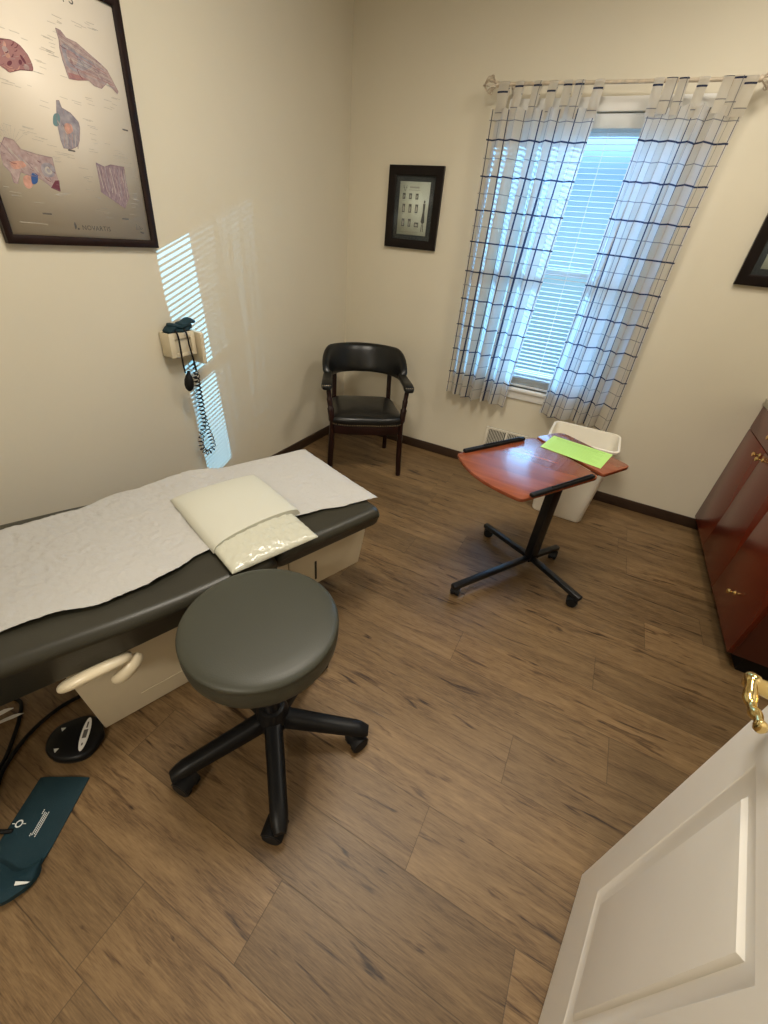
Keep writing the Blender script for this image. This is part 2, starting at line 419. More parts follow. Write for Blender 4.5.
bm = new(); box(bm, WX0 + .008, WX1 - .008, .012, .042, WZ0 + .004, WZ0 + .021, .004); obj('bottom_rail', bm, SLAT, bl, world=True)
for xx in (WX0 + .14, (WX0 + WX1) / 2 + .02, WX1 - .14):
    bm = new()
    for yy in (.0125, .0415): tube(bm, [(xx, yy, WZ0 + .02), (xx, yy, WZ1 - .05)], .0008, 5)
    obj('ladder_cord', bm, SLAT, bl, world=True)
bm = new(); tube(bm, [(WX0 + .10, -.008, WZ1 - .06), (WX0 + .102, -.010, 1.25)], .0035, 6); obj('tilt_wand', bm, SLAT, bl, world=True)

# curtain rod --------------------------------------------------------------
RY, RZ = -.088, 2.148
rod = thing('curtain_rod', 'thin ivory curtain rod with openwork scroll finials above the window', 'curtain rod', (1.5, RY, RZ))
bm = new(); tube(bm, [(.952, RY, RZ + .006), (1.5, RY, RZ - .002), (2.090, RY, RZ - .010)], .0075, 10); obj('pole', bm, ROD, rod, world=True)
def finial(sx, x, z):
    bm = new()
    for q in range(6):
        ph = 2 * pi * q / 6 + .3; pts = []
        for i in range(22):
            t = i / 21; r = .034 * sin(pi * min(1, t * 1.02)) ** .75; ax = .006 + .070 * t + .010 * sin(2 * pi * t)
            if t > .7: r += .012 * sin((t - .7) / .3 * pi)
            pts.append((x + sx * ax, RY + r * cos(ph + .9 * t), z + r * sin(ph + .9 * t)))
        tube(bm, pts, .0028, 6)
        pts = []
        for i in range(14):
            t = i / 13; a = 2 * pi * 1.1 * t; rr_ = .011 * (1 - .6 * t)
            r = .026 + rr_ * sin(a); pts.append((x + sx * (.035 + rr_ * cos(a)), RY + r * cos(ph + .5), z + r * sin(ph + .5)))
        tube(bm, pts, .0022, 5)
    lathe(bm, [(0, -.012), (.010, -.009), (.013, 0), (.010, .009), (0, .012)], 12, Matrix.Translation((x + sx * .004, RY, z)) @ Matrix.Rotation(pi / 2, 4, 'Y'))
    lathe(bm, [(0, -.006), (.006, -.004), (.007, 0), (.006, .004), (0, .006)], 10, Matrix.Translation((x + sx * .078, RY, z)))
    obj('finial', bm, ROD, rod, world=True)
finial(-1, .952, RZ + .006); finial(1, 2.090, RZ - .010)
for xx, zz in ((1.025, RZ + .006), (2.000, RZ - .010)):
    bm = new(); tube(bm, [(xx, -.008, zz - .02), (xx, -.045, zz - .022), (xx, RY, zz - .011)], .005, 8)
    box(bm, xx - .014, xx + .014, -.008, 0, zz - .06, zz + .02, .002); obj('bracket', bm, ROD, rod, world=True)

# curtains -------------------------------------------------------------------
def curtain(label, xl, xr, tabs, seed, nf=6, width=.972, zb=.535, grp='plaid window curtains'):
    rr = random.Random(seed)
    t = thing('curtain', label, 'curtain', ((xl(1.3) + xr(1.3)) / 2, RY, zb), group=None)
    nx, nz = 168, 46; ph = [rr.uniform(0, 6.28) for _ in range(6)]
    ztop = 2.068
    bm = new(); ul = bm.loops.layers.uv.new('cloth'); V = []; UV = {}; PP = {}
    for j in range(nz + 1):
        q = j / nz
        for i in range(nx + 1):
            s = i / nx
            zt = ztop - .012 * abs(sin(pi * s * len(tabs)))
            z = zt + (zb - zt) * q + (.006 * sin(9 * s + ph[0]) - .012 * (s - .5)) * q
            a = 2 * pi * nf * (s + .018 * sin(2 * pi * s * 2.3 + ph[1])) + .55 * sin(2.1 * q + ph[2]) + .25 * sin(5 * q + 7 * s + ph[4])
            amp = (.012 + .026 * min(1, 3 * q) + .004 * q) * (1 + .35 * sin(7.3 * s + ph[3])) * (.25 + .75 * min(1, 16 * s, 16 * (1 - s)))
            x = xl(z) + (xr(z) - xl(z)) * s + .009 * sin(2 * a + .4) * min(1, 12 * s, 12 * (1 - s)) * min(1, .25 + 3 * q)
            y = RY + .004 + amp * sin(a) + .006 * sin(17 * s + 3 * q + ph[5])
            y = min(y, -.022)
            v = bm.verts.new((x, y, z)); V.append(v); UV[v] = (s * width - .018, z - 1.935 + .012 * (s - .5) + .156 * 13); PP[(i, j)] = (x, y, z)
    for j in range(nz):
        for i in range(nx):
            a = V[j * (nx + 1) + i]; b = V[j * (nx + 1) + i + 1]; c = V[(j + 1) * (nx + 1) + i + 1]; d = V[(j + 1) * (nx + 1) + i]
            f = bm.faces.new((a, b, c, d))
            for lp in f.loops: lp[ul].uv = UV[lp.vert]
    obj('panel', bm, CLOTH, t, world=True, smooth=None)
    for k, (xx, w, dx) in enumerate(tabs):
        bm = new(); ul = bm.loops.layers.uv.new('cloth')
        rz = RZ + .006 - .016 * (xx - .925) / 1.18
        prof = []
        for m in range(15):      # over the rod
            a = radians(-30 + 240 * m / 14); prof.append((RY - cos(a) * .0105, rz + sin(a) * .0105, 0))
        ii = min(range(nx + 1), key=lambda i_: abs(PP[(i_, 1)][0] - xx - dx)); py = PP[(ii, 1)][1]
        front = [(py - .003, PP[(ii, 1)][2] - .004, 1), (py - .002, PP[(ii, 0)][2] + .004, .9), (RY - .0125, rz - .03, .3)]
        back = [(RY + .0115, rz - .03, .3), (py + .004, PP[(ii, 0)][2] + .004, .9), (py + .003, PP[(ii, 1)][2] - .004, 1)]
        prof = front + prof + back
        L_ = 0; rows = []; pv = None
        for (y, z, m) in prof:
            if pv: L_ += sqrt((y - pv[0]) ** 2 + (z - pv[1]) ** 2)
            pv = (y, z)
            xs = xx + dx * m
            rows.append([(bm.verts.new((xs - w / 2 + w * i / 4, y - .004 * sin(pi * i / 4), z)), i / 4 * w, L_) for i in range(5)])
        for A, B in zip(rows, rows[1:]):
            for i in range(4):
                f = bm.faces.new((A[i][0], A[i + 1][0], B[i + 1][0], B[i][0]))
                uvs = [A[i], A[i + 1], B[i + 1], B[i]]
                for lp, qv in zip(f.loops, uvs): lp[ul].uv = (qv[1] + .022 + .012 * (k % 3), qv[2] - .117 - (.006 if k % 3 else -.012))
        obj('tab', bm, CLOTH, t, world=True, smooth=None)
    return t
lerp = lambda a, b, t: a + (b - a) * t
def T(z): return (2.07 - z) / (2.07 - .53)
curtain('plaid sheer curtain panel beside the small portrait frame, ending above the wall vent', lambda z: lerp(.930, .945, T(z)), lambda z: lerp(1.474, 1.382, T(z)),
        [(.985, .055, -.004), (1.066, .042, -.010), (1.158, .040, -.012), (1.235, .042, -.012), (1.305, .040, -.004), (1.360, .042, -.006), (1.450, .045, -.005)], 3)
curtain('plaid sheer curtain panel hanging above the white wastebasket', lambda z: lerp(1.700, 1.630, T(z)), lambda z: lerp(2.085, 2.055, T(z)) + .015 * sin(3 * z),
        [(1.705, .042, .004), (1.756, .046, .0), (1.805, .04, .004), (1.885, .042, -.004), (1.975, .040, .0), (2.020, .046, .0), (2.062, .05, .0)], 11, nf=5)

# ================================================================= WALL PICTURES
def frame_mesh(w, h, b, d, bev=.004, M=None, mi=0, bm=None):
    bm = bm or new()
    prof = [(0, 0), (0, d * .9), (.15 * b, d), (.75 * b, d * .92), (b, d * .62), (b, 0)]
    rings = []
    for sx, sz in ((0, 0), (1, 0), (1, 1), (0, 1)):
        r = []
        for inn, dep in prof:
            x = (inn if sx == 0 else w - inn); z = (inn if sz == 0 else h - inn); r.append(Vector((x, z, dep)))
        rings.append(r)
    rings.append([v.copy() for v in rings[0]])
    t = bmesh.new(); loft(t, rings, cap=False); bmesh.ops.remove_doubles(t, verts=t.verts, dist=1e-5)
    return merge(bm, t, M, mi)

def poly_on(bm, pts, d, M, mi):
    vs = [bm.verts.new(M @ Vector((x, y, d))) for x, y in pts]
    f = bm.faces.new(vs); f.material_index = mi
def bar(bm, x0, y0, x1, y1, w, d, M, mi):
    a = Vector((x0, y0)); b = Vector((x1, y1)); t = (b - a).normalized(); n = Vector((-t.y, t.x)) * w / 2
    poly_on(bm, [a - n, b - n, b + n, a + n], d, M, mi)
def blob(pts, k=4):
    P = [Vector((x, y, 0)) for x, y in pts]; n = len(P); out = []
    for i in range(n):
        p0, p1, p2, p3 = P[i - 1], P[i], P[(i + 1) % n], P[(i + 2) % n]
        for j in range(k):
            t = j / k
            q = .5 * ((2 * p1) + (p2 - p0) * t + (2 * p0 - 5 * p1 + 4 * p2 - p3) * t * t + (3 * p1 - p0 - 3 * p2 + p3) * t ** 3)
            out.append((q.x, q.y))
    return out
def ell(cx, cy, rx, ry, n=20, a0=0): return [(cx + rx * cos(2 * pi * i / n) * cos(a0) - ry * sin(2 * pi * i / n) * sin(a0), cy + rx * cos(2 * pi * i / n) * sin(a0) + ry * sin(2 * pi * i / n) * cos(a0)) for i in range(n)]

# anatomy poster on the left wall: local x along +Y world, local y up (leaning out at the top)
PY0, PW_, PH_ = -2.140, .566, .712
lean = atan2(.040, .73)
po = thing('framed_poster', 'large framed anatomical chart in a thin dark frame on the wall above the exam table', 'framed poster', (0, PY0 + PW_ / 2, 1.33))
up = Vector((sin(lean), 0, cos(lean))); al = Vector((0, 1, 0)); nr = al.cross(up)
MP = Matrix(((al.x, up.x, nr.x, .003), (al.y, up.y, nr.y, PY0), (al.z, up.z, nr.z, 1.330), (0, 0, 0, 1)))
bm = frame_mesh(PW_, PH_, .026, .020, M=MP); obj('frame', bm, PFRAME, po, world=True)
bm = new(); box(bm, .01, PW_ - .01, .01, PH_ - .01, .000, .004, M=MP); obj('backing_board', bm, PFRAME, po, world=True)
bm = new()
box(bm, .022, PW_ - .022, .022, PH_ - .022, .005, .0065, M=MP, mi=0)
MM = [POSTER, INK, INKL, FLESH, FLESHP, MAUVE, PLUM, SLATE, BLUE, TEALP, MAROON]
sh = lambda pts: [(y - PY0, t) for y, t in pts]
D1, D2, D3, D4 = .0068, .0070, .0072, .0074
A_ = sh([(-1.986, .505), (-1.952, .511), (-1.93, .506), (-1.914, .49), (-1.908, .472), (-1.912, .457), (-1.946, .451), (-1.98, .437), (-1.994, .443), (-2.030, .455), (-2.055, .480), (-2.030, .505)])
poly_on(bm, blob(A_), D1, MP, 3)
for k in range(14):
    cx, cy = R.uniform(.10, .215), R.uniform(.455, .50); poly_on(bm, ell(cx, cy - 0.0, R.uniform(.006, .012), R.uniform(.004, .008), 10, R.uniform(0, 3)), D2 + k * 1e-5, MP, R.choice((4, 5, 10)))
B_ = sh([(-1.809, .576), (-1.794, .575), (-1.781, .563), (-1.75, .561), (-1.703, .541), (-1.681, .532), (-1.658, .52), (-1.63, .475), (-1.636, .467), (-1.667, .489), (-1.692, .468), (-1.717, .469), (-1.733, .478), (-1.77, .474), (-1.802, .466), (-1.805, .482), (-1.809, .505), (-1.81, .529), (-1.806, .552)])
poly_on(bm, B_, D1, MP, 5)
poly_on(bm, blob(sh([(-1.8, .544), (-1.772, .545), (-1.747, .534), (-1.707, .528), (-1.717, .512), (-1.765, .492), (-1.791, .492), (-1.802, .511)])), D2, MP, 7)
poly_on(bm, blob(sh([(-1.790, .532), (-1.770, .534), (-1.757, .522), (-1.770, .505), (-1.788, .508)])), D3, MP, 5)
poly_on(bm, sh([(-1.8, .481), (-1.768, .483), (-1.733, .478), (-1.772, .469), (-1.799, .466)]), D3, MP, 3)
for k in range(9):
    t = k / 8; bar(bm, .335 + .02 * t, .565 - .075 * t, .46 + .04 * t, .530 - .05 * t, .0016, D4, MP, R.choice((6, 3, 7, 2)))
C_ = sh([(-1.861, .402), (-1.852, .404), (-1.849, .387), (-1.822, .379), (-1.803, .362), (-1.802, .347), (-1.813, .313), (-1.823, .296), (-1.851, .282), (-1.875, .282), (-1.878, .301), (-1.877, .333), (-1.87, .369)])
poly_on(bm, C_, D1, MP, 7)
poly_on(bm, blob(sh([(-1.881, .363), (-1.865, .37), (-1.862, .358), (-1.875, .337), (-1.889, .339)])), D2, MP, 9)
poly_on(bm, blob(sh([(-1.852, .346), (-1.831, .35), (-1.83, .332), (-1.854, .321)])), D2, MP, 4)
for k in range(6): bar(bm, .27 + .009 * k, .288, .28 + .009 * k, .325, .0022, D3, MP, (5, 2, 6)[k % 3])
E_ = sh([(-2.049, .28), (-2.025, .277), (-2.011, .257), (-1.965, .251), (-1.921, .25), (-1.922, .217), (-1.92, .19), (-1.922, .161), (-1.947, .167), (-1.971, .184), (-1.991, .192), (-2.009, .192), (-2.032, .198), (-2.051, .166), (-2.062, .167), (-2.062, .194), (-2.076, .209), (-2.073, .249)])
poly_on(bm, E_, D1, MP, 5)
poly_on(bm, blob(sh([(-2.053, .22), (-2.01, .227), (-2.014, .213), (-2.05, .203)])), D2, MP, 4)
poly_on(bm, blob(sh([(-2.026, .188), (-2.0, .191), (-2.005, .169), (-2.021, .156), (-2.033, .165)])), D2, MP, 4)
poly_on(bm, blob(sh([(-2.001, .197), (-1.983, .199), (-1.99, .176), (-2.007, .171)])), D3, MP, 8)
poly_on(bm, blob(sh([(-1.961, .226), (-1.939, .234), (-1.922, .223), (-1.929, .202), (-1.952, .194), (-1.966, .206)])), D2, MP, 7)
for rr_ in (.017, .011, .006): poly_on(bm, ell(-1.944 - PY0, .213, rr_, rr_ * .95), D3 + (.02 - rr_) * .01, MP, 2 if rr_ == .011 else 7)
poly_on(bm, sh([(-1.931, .188), (-1.917, .19), (-1.923, .158), (-1.951, .166)]), D2, MP, 10)
for k in range(7): bar(bm, .075 + .02 * k, .265 - .012 * k, .10 + .016 * k, .235 - .008 * k, .0024, D3, MP, (6, 2, 7)[k % 3])
G_ = sh([(-1.771, .258), (-1.742, .25), (-1.716, .26), (-1.691, .26), (-1.662, .261), (-1.665, .214), (-1.663, .168), (-1.691, .13), (-1.728, .149), (-1.775, .173), (-1.772, .213)])
poly_on(bm, G_, D1, MP, 6)
for k in range(9):
    x = .378 + .0115 * k; bar(bm, x, .185 - .003 * k, x + R.uniform(-.006, .006), .25, .0022, D2 + 1e-5 * k, MP, (2, 5, 7, 5)[k % 4])
poly_on(bm, [(.366, .283), (.467, .293), (.480, .333), (.375, .318)], D1, MP, 2) if False else None
def outline(pts, w=.0016, mi=6, dd=.0075):
    for a, b in zip(pts, pts[1:] + pts[:1]):
        if (Vector(a) - Vector(b)).length > .003: bar(bm, a[0], a[1], b[0], b[1], w * R.uniform(.5, 1.2), dd, MP, mi)
for P_ in (B_, C_, E_, G_): outline(P_)
outline(A_, .0012, 10)
def hatch(pts, n, mis, seed, slope, wmax=.0022):
    q = random.Random(seed); xs = [p[0] for p in pts]; ys = [p[1] for p in pts]
    def inside(x, y):
        c = False
        for (x1, y1), (x2, y2) in zip(pts, pts[1:] + pts[:1]):
            if (y1 > y) != (y2 > y) and x < (x2 - x1) * (y - y1) / (y2 - y1) + x1: c = not c
        return c
    m = 0; tries = 0
    while m < n and tries < n * 30:
        tries += 1
        x, y = q.uniform(min(xs), max(xs)), q.uniform(min(ys), max(ys)); L = q.uniform(.008, .026); a = slope + q.uniform(-.5, .5)
        e0 = (x - cos(a) * L / 2, y - sin(a) * L / 2); e1 = (x + cos(a) * L / 2, y + sin(a) * L / 2); mid = (x + sin(a) * L * .12, y - cos(a) * L * .12)
        if inside(*e0) and inside(*e1):
            w_ = q.uniform(.0007, wmax); mi = q.choice(mis); dd = .00745 + m * 2e-6
            bar(bm, *e0, *mid, w_, dd, MP, mi); bar(bm, *mid, *e1, w_, dd, MP, mi); m += 1
hatch(B_, 34, (5, 6, 7, 6, 2, 10), 21, -.6); hatch(E_, 34, (6, 7, 5, 2, 10), 22, -.7); hatch(C_, 16, (6, 5, 2, 7), 23, -1.2); hatch(G_, 30, (6, 5, 2, 6, 7), 24, 1.5); hatch(A_, 26, (10, 4, 5, 10), 25, .4)
def leaders(cx, cy, rx, ry, n, seed):
    q = random.Random(seed)
    for _ in range(n):
        a = q.uniform(0, 2 * pi); x = cx + rx * cos(a) * q.uniform(.95, 1.25); y = cy + ry * sin(a) * q.uniform(.95, 1.25)
        L = q.uniform(.012, .034)
        if .035 < x - L / 2 and x + L / 2 < PW_ - .035 and .05 < y < PH_ - .04: bar(bm, x - L / 2, y, x + L / 2, y - q.uniform(-.001, .002), .0011, D1, MP, 2)
leaders(.16, .475, .085, .055, 20, 1); leaders(.42, .52, .11, .085, 46, 2); leaders(.30, .34, .075, .07, 18, 3); leaders(.14, .215, .10, .085, 40, 4); leaders(.42, .20, .085, .10, 34, 5)
for k in range(9):
    a = radians(40 + 12 * k); bar(bm, .105 + .02 * cos(a), .262 + .018 * sin(a), .105 + .055 * cos(a), .262 + .05 * sin(a), .0007, D1, MP, 2)
for x0, y0, w in ((.138, .0905, .030), (.428, .0945, .028), (.279, .279, .024), (.50, .372, .022)): bar(bm, x0, y0, x0 + w, y0, .0042, D1, MP, 1)
bar(bm, .06, .062, .145, .060, .0018, D1, MP, 2)
text_bm(bm, 'NOVARTIS', .021, MP @ Matrix.Translation((.262, .050, D2)), 1, 1.12)
poly_on(bm, blob([(.236, .050), (.243, .058), (.240, .072), (.236, .066)]), D1, MP, 1); poly_on(bm, ell(.248, .052, .004, .003, 10), D1, MP, 1)
for k in range(5): bar(bm, .482 + .005 * k, .060, .487 + .006 * k, .080 - .003 * k, .0022, D1, MP, 1)
bar(bm, .498, .054, .514, .050, .005, D2, MP, 1)
bar(bm, .376, .6435, .380, .672, .003, D1, MP, 1)
text_bm(bm, 'S', .036, MP @ Matrix.Translation((.392, .646, D2)), 1)
obj('printed_chart', bm, MM, po, world=True, smooth=None)

def small_picture(label, x0, z0, kind):
    w, h = .372, .432
    t = thing('framed_picture', label, 'framed picture', (x0 + w / 2, 0, z0))
    M = Matrix(((1, 0, 0, x0), (0, 0, -1, -.002), (0, 1, 0, z0), (0, 0, 0, 1)))
    obj('frame', frame_mesh(w, h, .050, .022, M=M), FRAME, t, world=True)
    bm = new(); box(bm, .04, w - .04, .04, h - .04, 0, .006, M=M); obj('mat_board', bm, MATB, t, world=True)
    bm = new(); box(bm, .080, w - .082, .076, h - .078, .0062, .0072, M=M)
    d = .0076
    if kind == 0:
        for r, (yy, hh) in enumerate(((.265, .030), (.195, .045), (.120, .042))):
            for c in range(3):
                x = .103 + c * .046 + .004 * r; hh2 = .026 if (r, c) == (2, 2) else hh; ww = .030 if (r, c) == (2, 2) else .020
                poly_on(bm, [(x, yy), (x + ww, yy), (x + ww, yy + hh2), (x, yy + hh2)], d, M, 1)
                poly_on(bm, [(x + .004, yy + .006), (x + ww - .006, yy + .005), (x + ww - .004, yy + hh2 * .6), (x + .006, yy + hh2 - .006)], d + .0002, M, 2)
                bar(bm, x, yy - .007, x + ww, yy - .007, .0012, d, M, 2)
        bar(bm, .150, .325, .215, .325, .009, d, M, 2); bar(bm, .145, .312, .220, .312, .003, d, M, 2)
        for s in (-1, 1):
            bar(bm, .118, .305, .118 + s * .012, .335, .002, d, M, 1); bar(bm, .118 + s * .006, .32, .118 + s * .015, .325, .0016, d, M, 1)
        # a slim standing figure in a long dark dress
        poly_on(bm, ell(.262, .255, .006, .008, 12), d, M, 1)
        poly_on(bm, [(.253, .246), (.270, .246), (.268, .205), (.274, .150), (.262, .138), (.248, .150), (.256, .205)], d, M, 1)
        bar(bm, .257, .138, .256, .098, .004, d, M, 1); bar(bm, .266, .140, .268, .098, .004, d, M, 1)
        bar(bm, .100, .092, .235, .092, .0016, d, M, 2)
    else:
        for r in range(5):
            poly_on(bm, [(.10, .105 + r * .045), (.26, .105 + r * .045), (.25, .130 + r * .045), (.105, .132 + r * .045)], d, M, 2)
    obj('print', bm, [PAPERA, INK, INKL], t, world=True, smooth=None)
    bm = new(); box(bm, .046, w - .046, .046, h - .046, .0095, .011, M=M); obj('glazing', bm, MATTEGLASS, t, world=True, smooth=None)
    return t
small_picture('small dark-framed picture of little panels between the room corner and the curtains', .311, 1.400, 0)
small_picture('dark-framed picture cut off by the photo edge, on the wall above the red cabinets', 2.359, 1.399, 1)

# ================================================================= WALL VENT
v = thing('wall_vent', 'white louvered air vent low on the wall under the curtains', 'vent', (1.445, 0, .16))
bm = new(); box(bm, 1.288, 1.602, -.003, 0, .165, .335); obj('backing', bm, VENTD, v, world=True)
bm = new()
for (a, b, c, d) in ((1.288, 1.602, .318, .335), (1.288, 1.602, .165, .182), (1.288, 1.306, .182, .318), (1.584, 1.602, .182, .318), (1.437, 1.453, .182, .318)): box(bm, a, b, -.010, -.003, c, d, .002)
obj('frame', bm, VENTW, v, world=True)
bm = new()
for k in range(24):
    x = 1.311 + k * .01145
    if 1.432 < x < 1.456: continue
    box(bm, x - .0022, x + .0022, -.009, -.003, .182, .318)
obj('louvers', bm, VENTW, v, world=True)

# ================================================================= CUFF HOLDER ON THE LEFT WALL
h = thing('cuff_holder', 'ivory plastic blood pressure cuff holder mounted on the wall above the exam table', 'cuff holder', (0, -1.54, .87))
Y0, Y1, Z0, Z1 = -1.652, -1.508, .884, 1.000
bm = new(); box(bm, 0, .006, Y0 + .012, Y1 + .012, Z0 - .010, Z1 - .006, .002); obj('wall_plate', bm, IVORY, h, world=True)
bm = new()
box(bm, .006, .068, Y0, Y0 + .005, Z0, Z1 - .006, .0015); box(bm, .006, .068, Y1 - .005, Y1, Z0, Z1 - .006, .0015)
box(bm, .006, .068, Y0, Y1, Z0, Z0 + .005, .0015)
for (a, b, c, d) in ((Y0, Y0 + .030, Z0, Z1 - .006), (Y1 - .022, Y1, Z0, Z1 - .006), (Y0 + .03, Y1 - .022, Z0, Z0 + .018), (Y0 + .03, Y1 - .022, Z1 - .034, Z1 - .006)): box(bm, .064, .070, a, b, c, d, .0015)
box(bm, .050, .060, Y0 + .005, Y1 - .005, Z0 + .005, Z1 - .03, .0015)
obj('basket', bm, IVORY, h, world=True)
bm = new(); prism(bm, rounded([(.006, .840), (.098, .836), (.104, .985), (.006, .992)], .010), -1.500, -1.478, .004, M=Matrix(((1, 0, 0, 0), (0, 0, 1, 0), (0, 1, 0, 0), (0, 0, 0, 1))))
obj('gauge_housing', bm, IVORY, h, world=True)
# folded cuff with bulb and coiled cord
c = thing('pressure_cuff', 'folded dark teal cuff stuffed in the wall holder with bulb and coiled cord hanging', 'blood pressure cuff', (.05, -1.54, .985))
bm = new()
for k, (yy, zz, ln, rr_, tl) in enumerate(((-1.570, 1.002, .15, .024, .05), (-1.560, 1.018, .13, .020, -.05), (-1.525, 1.028, .10, .022, .15), (-1.615, 1.010, .06, .02, .3))):
    rings = []
    for i in range(13):
        t = i / 12; e = sqrt(max(.02, 1 - (2 * t - 1) ** 4)); yc = yy + (t - .5) * ln; zc = zz + tl * (t - .5) * ln + .004 * sin(9 * t + k)
        rings.append([Vector((.042 + .032 * e * cos(a), yc, zc + rr_ * .62 * e * sin(a) * (1 + .15 * sin(3 * a + k)))) for a in [2 * pi * j / 16 for j in range(16)]])
    loft(bm, rings)
obj('wrap', bm, CUFF, c, world=True)
bm = new(); tube(bm, smooth_path([(.05, -1.610, 1.005), (.082, -1.612, .995), (.090, -1.615, .93), (.092, -1.618, .86), (.094, -1.616, .815)]), .0042, 8); obj('bulb_tube', bm, RUBBER, c, world=True)
bm = new(); lathe(bm, [(0, -.048), (.008, -.045), (.018, -.034), (.0225, -.014), (.0215, .008), (.015, .028), (.008, .040), (.007, .052), (.0, .054)], 20, Matrix.Translation((.096, -1.606, .770)) @ Matrix.Rotation(radians(-8), 4, 'X')); obj('squeeze_bulb', bm, RUBBER, c, world=True)
bm = new(); tube(bm, smooth_path([(.05, -1.560, 1.01), (.082, -1.562, .995), (.088, -1.560, .93), (.085, -1.548, .86), (.075, -1.535, .810)]), .0042, 8); obj('hose', bm, RUBBER, c, world=True)
axis = smooth_path([(.075, -1.535, .810), (.056, -1.525, .74), (.050, -1.520, .66), (.048, -1.520, .57), (.047, -1.530, .49), (.047, -1.560, .425), (.048, -1.562, .375), (.048, -1.535, .338), (.048, -1.492, .345), (.046, -1.486, .39), (.044, -1.497, .45), (.036, -1.505, .53), (.026, -1.505, .66), (.018, -1.500, .83)], 60)
pts = []; Lc = 0
for i in range(len(axis)):
    p = axis[i]; q = axis[min(i + 1, len(axis) - 1)]; o_ = axis[max(i - 1, 0)]
    Lc += (p - o_).length; tng = (q - o_).normalized()
    n1 = tng.cross(Vector((1, 0, 0))).normalized(); n2 = tng.cross(n1)
    ph = 2 * pi * Lc / .0225; rr_ = .0135 * min(1, i / 30, (len(axis) - i) / 30)
    pts.append(p + n1 * cos(ph) * rr_ + n2 * sin(ph) * rr_)
bm = new(); tube(bm, pts, .0025, 5); obj('coiled_cord', bm, RUBBER, c, world=True)

# ================================================================= EXAM TABLE
U = Vector((.339, .941, 0)); ANG = atan2(.941, .339); UC, NC = -1.9, 1.46
Nn = Vector((.941, -.339, 0))
def tw(u, n, z): return U * u + Nn * n + Vector((0, 0, z))
T0 = tw(UC, NC, 0)
et = thing('exam_table', 'low beige examination table with charcoal vinyl cushion standing along the poster wall', 'exam table', T0, ANG)
def cushion(x0, x1, yn, yf, zt, zb, lift=None, taper=None, r=.034):
    rings = []; n = 26
    for i in range(n + 1):
        t = i / n; x = lerp(x0, x1, t)
        e = min(t, 1 - t) * (x1 - x0); sh_ = 1 - max(0, 1 - e / .03) ** 2
        dz = lift(x) if lift else 0; tp = taper(x) if taper else 0
        k = .018 * (1 - sh_)
        a, b = yn + .5 * tp + k, yf - .6 * tp - k; T_ = zt + dz - k; B_ = zb + k * .6
        prof = []
        prof += [(a + .030, B_), (a + .012, B_ + .018), (a + .004, T_ - r - .006)]
        for q in range(6):
            an = radians(180 - 90 * q / 5); prof.append((a + r + r * cos(an), T_ - r + r * sin(an)))
        prof += [(lerp(a + r, b - r, .25), T_ + .003), (lerp(a + r, b - r, .5), T_ + .004), (lerp(a + r, b - r, .75), T_ + .003)]
        for q in range(6):
            an = radians(90 - 90 * q / 5); prof.append((b - r + r * cos(an), T_ - r + r * sin(an)))
        prof += [(b - .004, T_ - r - .006), (b - .012, B_ + .018), (b - .030, B_)]
        rings.append([Vector((x, y, z)) for y, z in prof])
    bm = new(); loft(bm, rings); return bm
lift = lambda x: .030 * min(1.3, max(0, (-.10 - x)) / .4)
tap = lambda x: .03 * max(0, (-.25 - x)) / .3
obj('main_cushion', cushion(-.76, .222, -.360, .335, .532, .412, lift, tap), VINYL, et, smooth=60)
obj('foot_cushion', cushion(.226, .715, -.338, .330, .530, .437), VINYL, et, smooth=60)
bm = new(); box(bm, -.70, .69, -.25, .25, .392, .440, .004); obj('deck', bm, BLACKM, et)
bm = new()
prism(bm, [(-.397, .006), (.325, .006), (.325, .40), (-.425, .40)], -.23, .23, .006, M=Matrix(((1, 0, 0, 0), (0, 0, 1, 0), (0, 1, 0, 0), (0, 0, 0, 1))))
box(bm, -.27, .30, -.2325, -.229, .0835, .086)     # pressed line low on the side panel
obj('pedestal', bm, BEIGE, et)
bm = new(); box(bm, -.387, .315, -.218, .218, 0, .008, .002); obj('floor_plinth', bm, BLACKP, et)
bm = new(); prism(bm, rounded([(.328, .175), (.690, .175), (.722, .350), (.722, .415), (.328, .415)], .006), -.23, .23, .004, M=Matrix(((1, 0, 0, 0), (0, 0, 1, 0), (0, 1, 0, 0), (0, 0, 0, 1))))
fb = obj('foot_box', bm, BEIGE, et)
bm = new(); box(bm, .447, .456, -.2325, -.2295, .205, .305); obj('drawer_gap', bm, VENTD, fb)
# curved side lever with its short lobe
bm = new()
P = smooth_path([(-.425, -.325, .385), (-.405, -.340, .400), (-.360, -.350, .412), (-.315, -.350, .412), (-.275, -.340, .402), (-.268, -.325, .40)], 6)
tube(bm, P, lambda t: .017 * (1 - .45 * (2 * t - 1) ** 4), 12, sx=1.25); tube(bm, [(-.30, -.34, .405), (-.30, -.255, .42)], .011, 10); obj('side_lever', bm, IVORY, et)
bm = new(); P = smooth_path([(-.318, -.345, .338), (-.292, -.352, .348), (-.262, -.350, .368), (-.236, -.335, .386)], 6); tube(bm, P, lambda t: .020 * (1 - .55 * (2 * t - 1) ** 4), 12, sx=.75); tube(bm, [(-.28, -.335, .375), (-.28, -.250, .42)], .009, 8); obj('release_paddle', bm, IVORY, et)

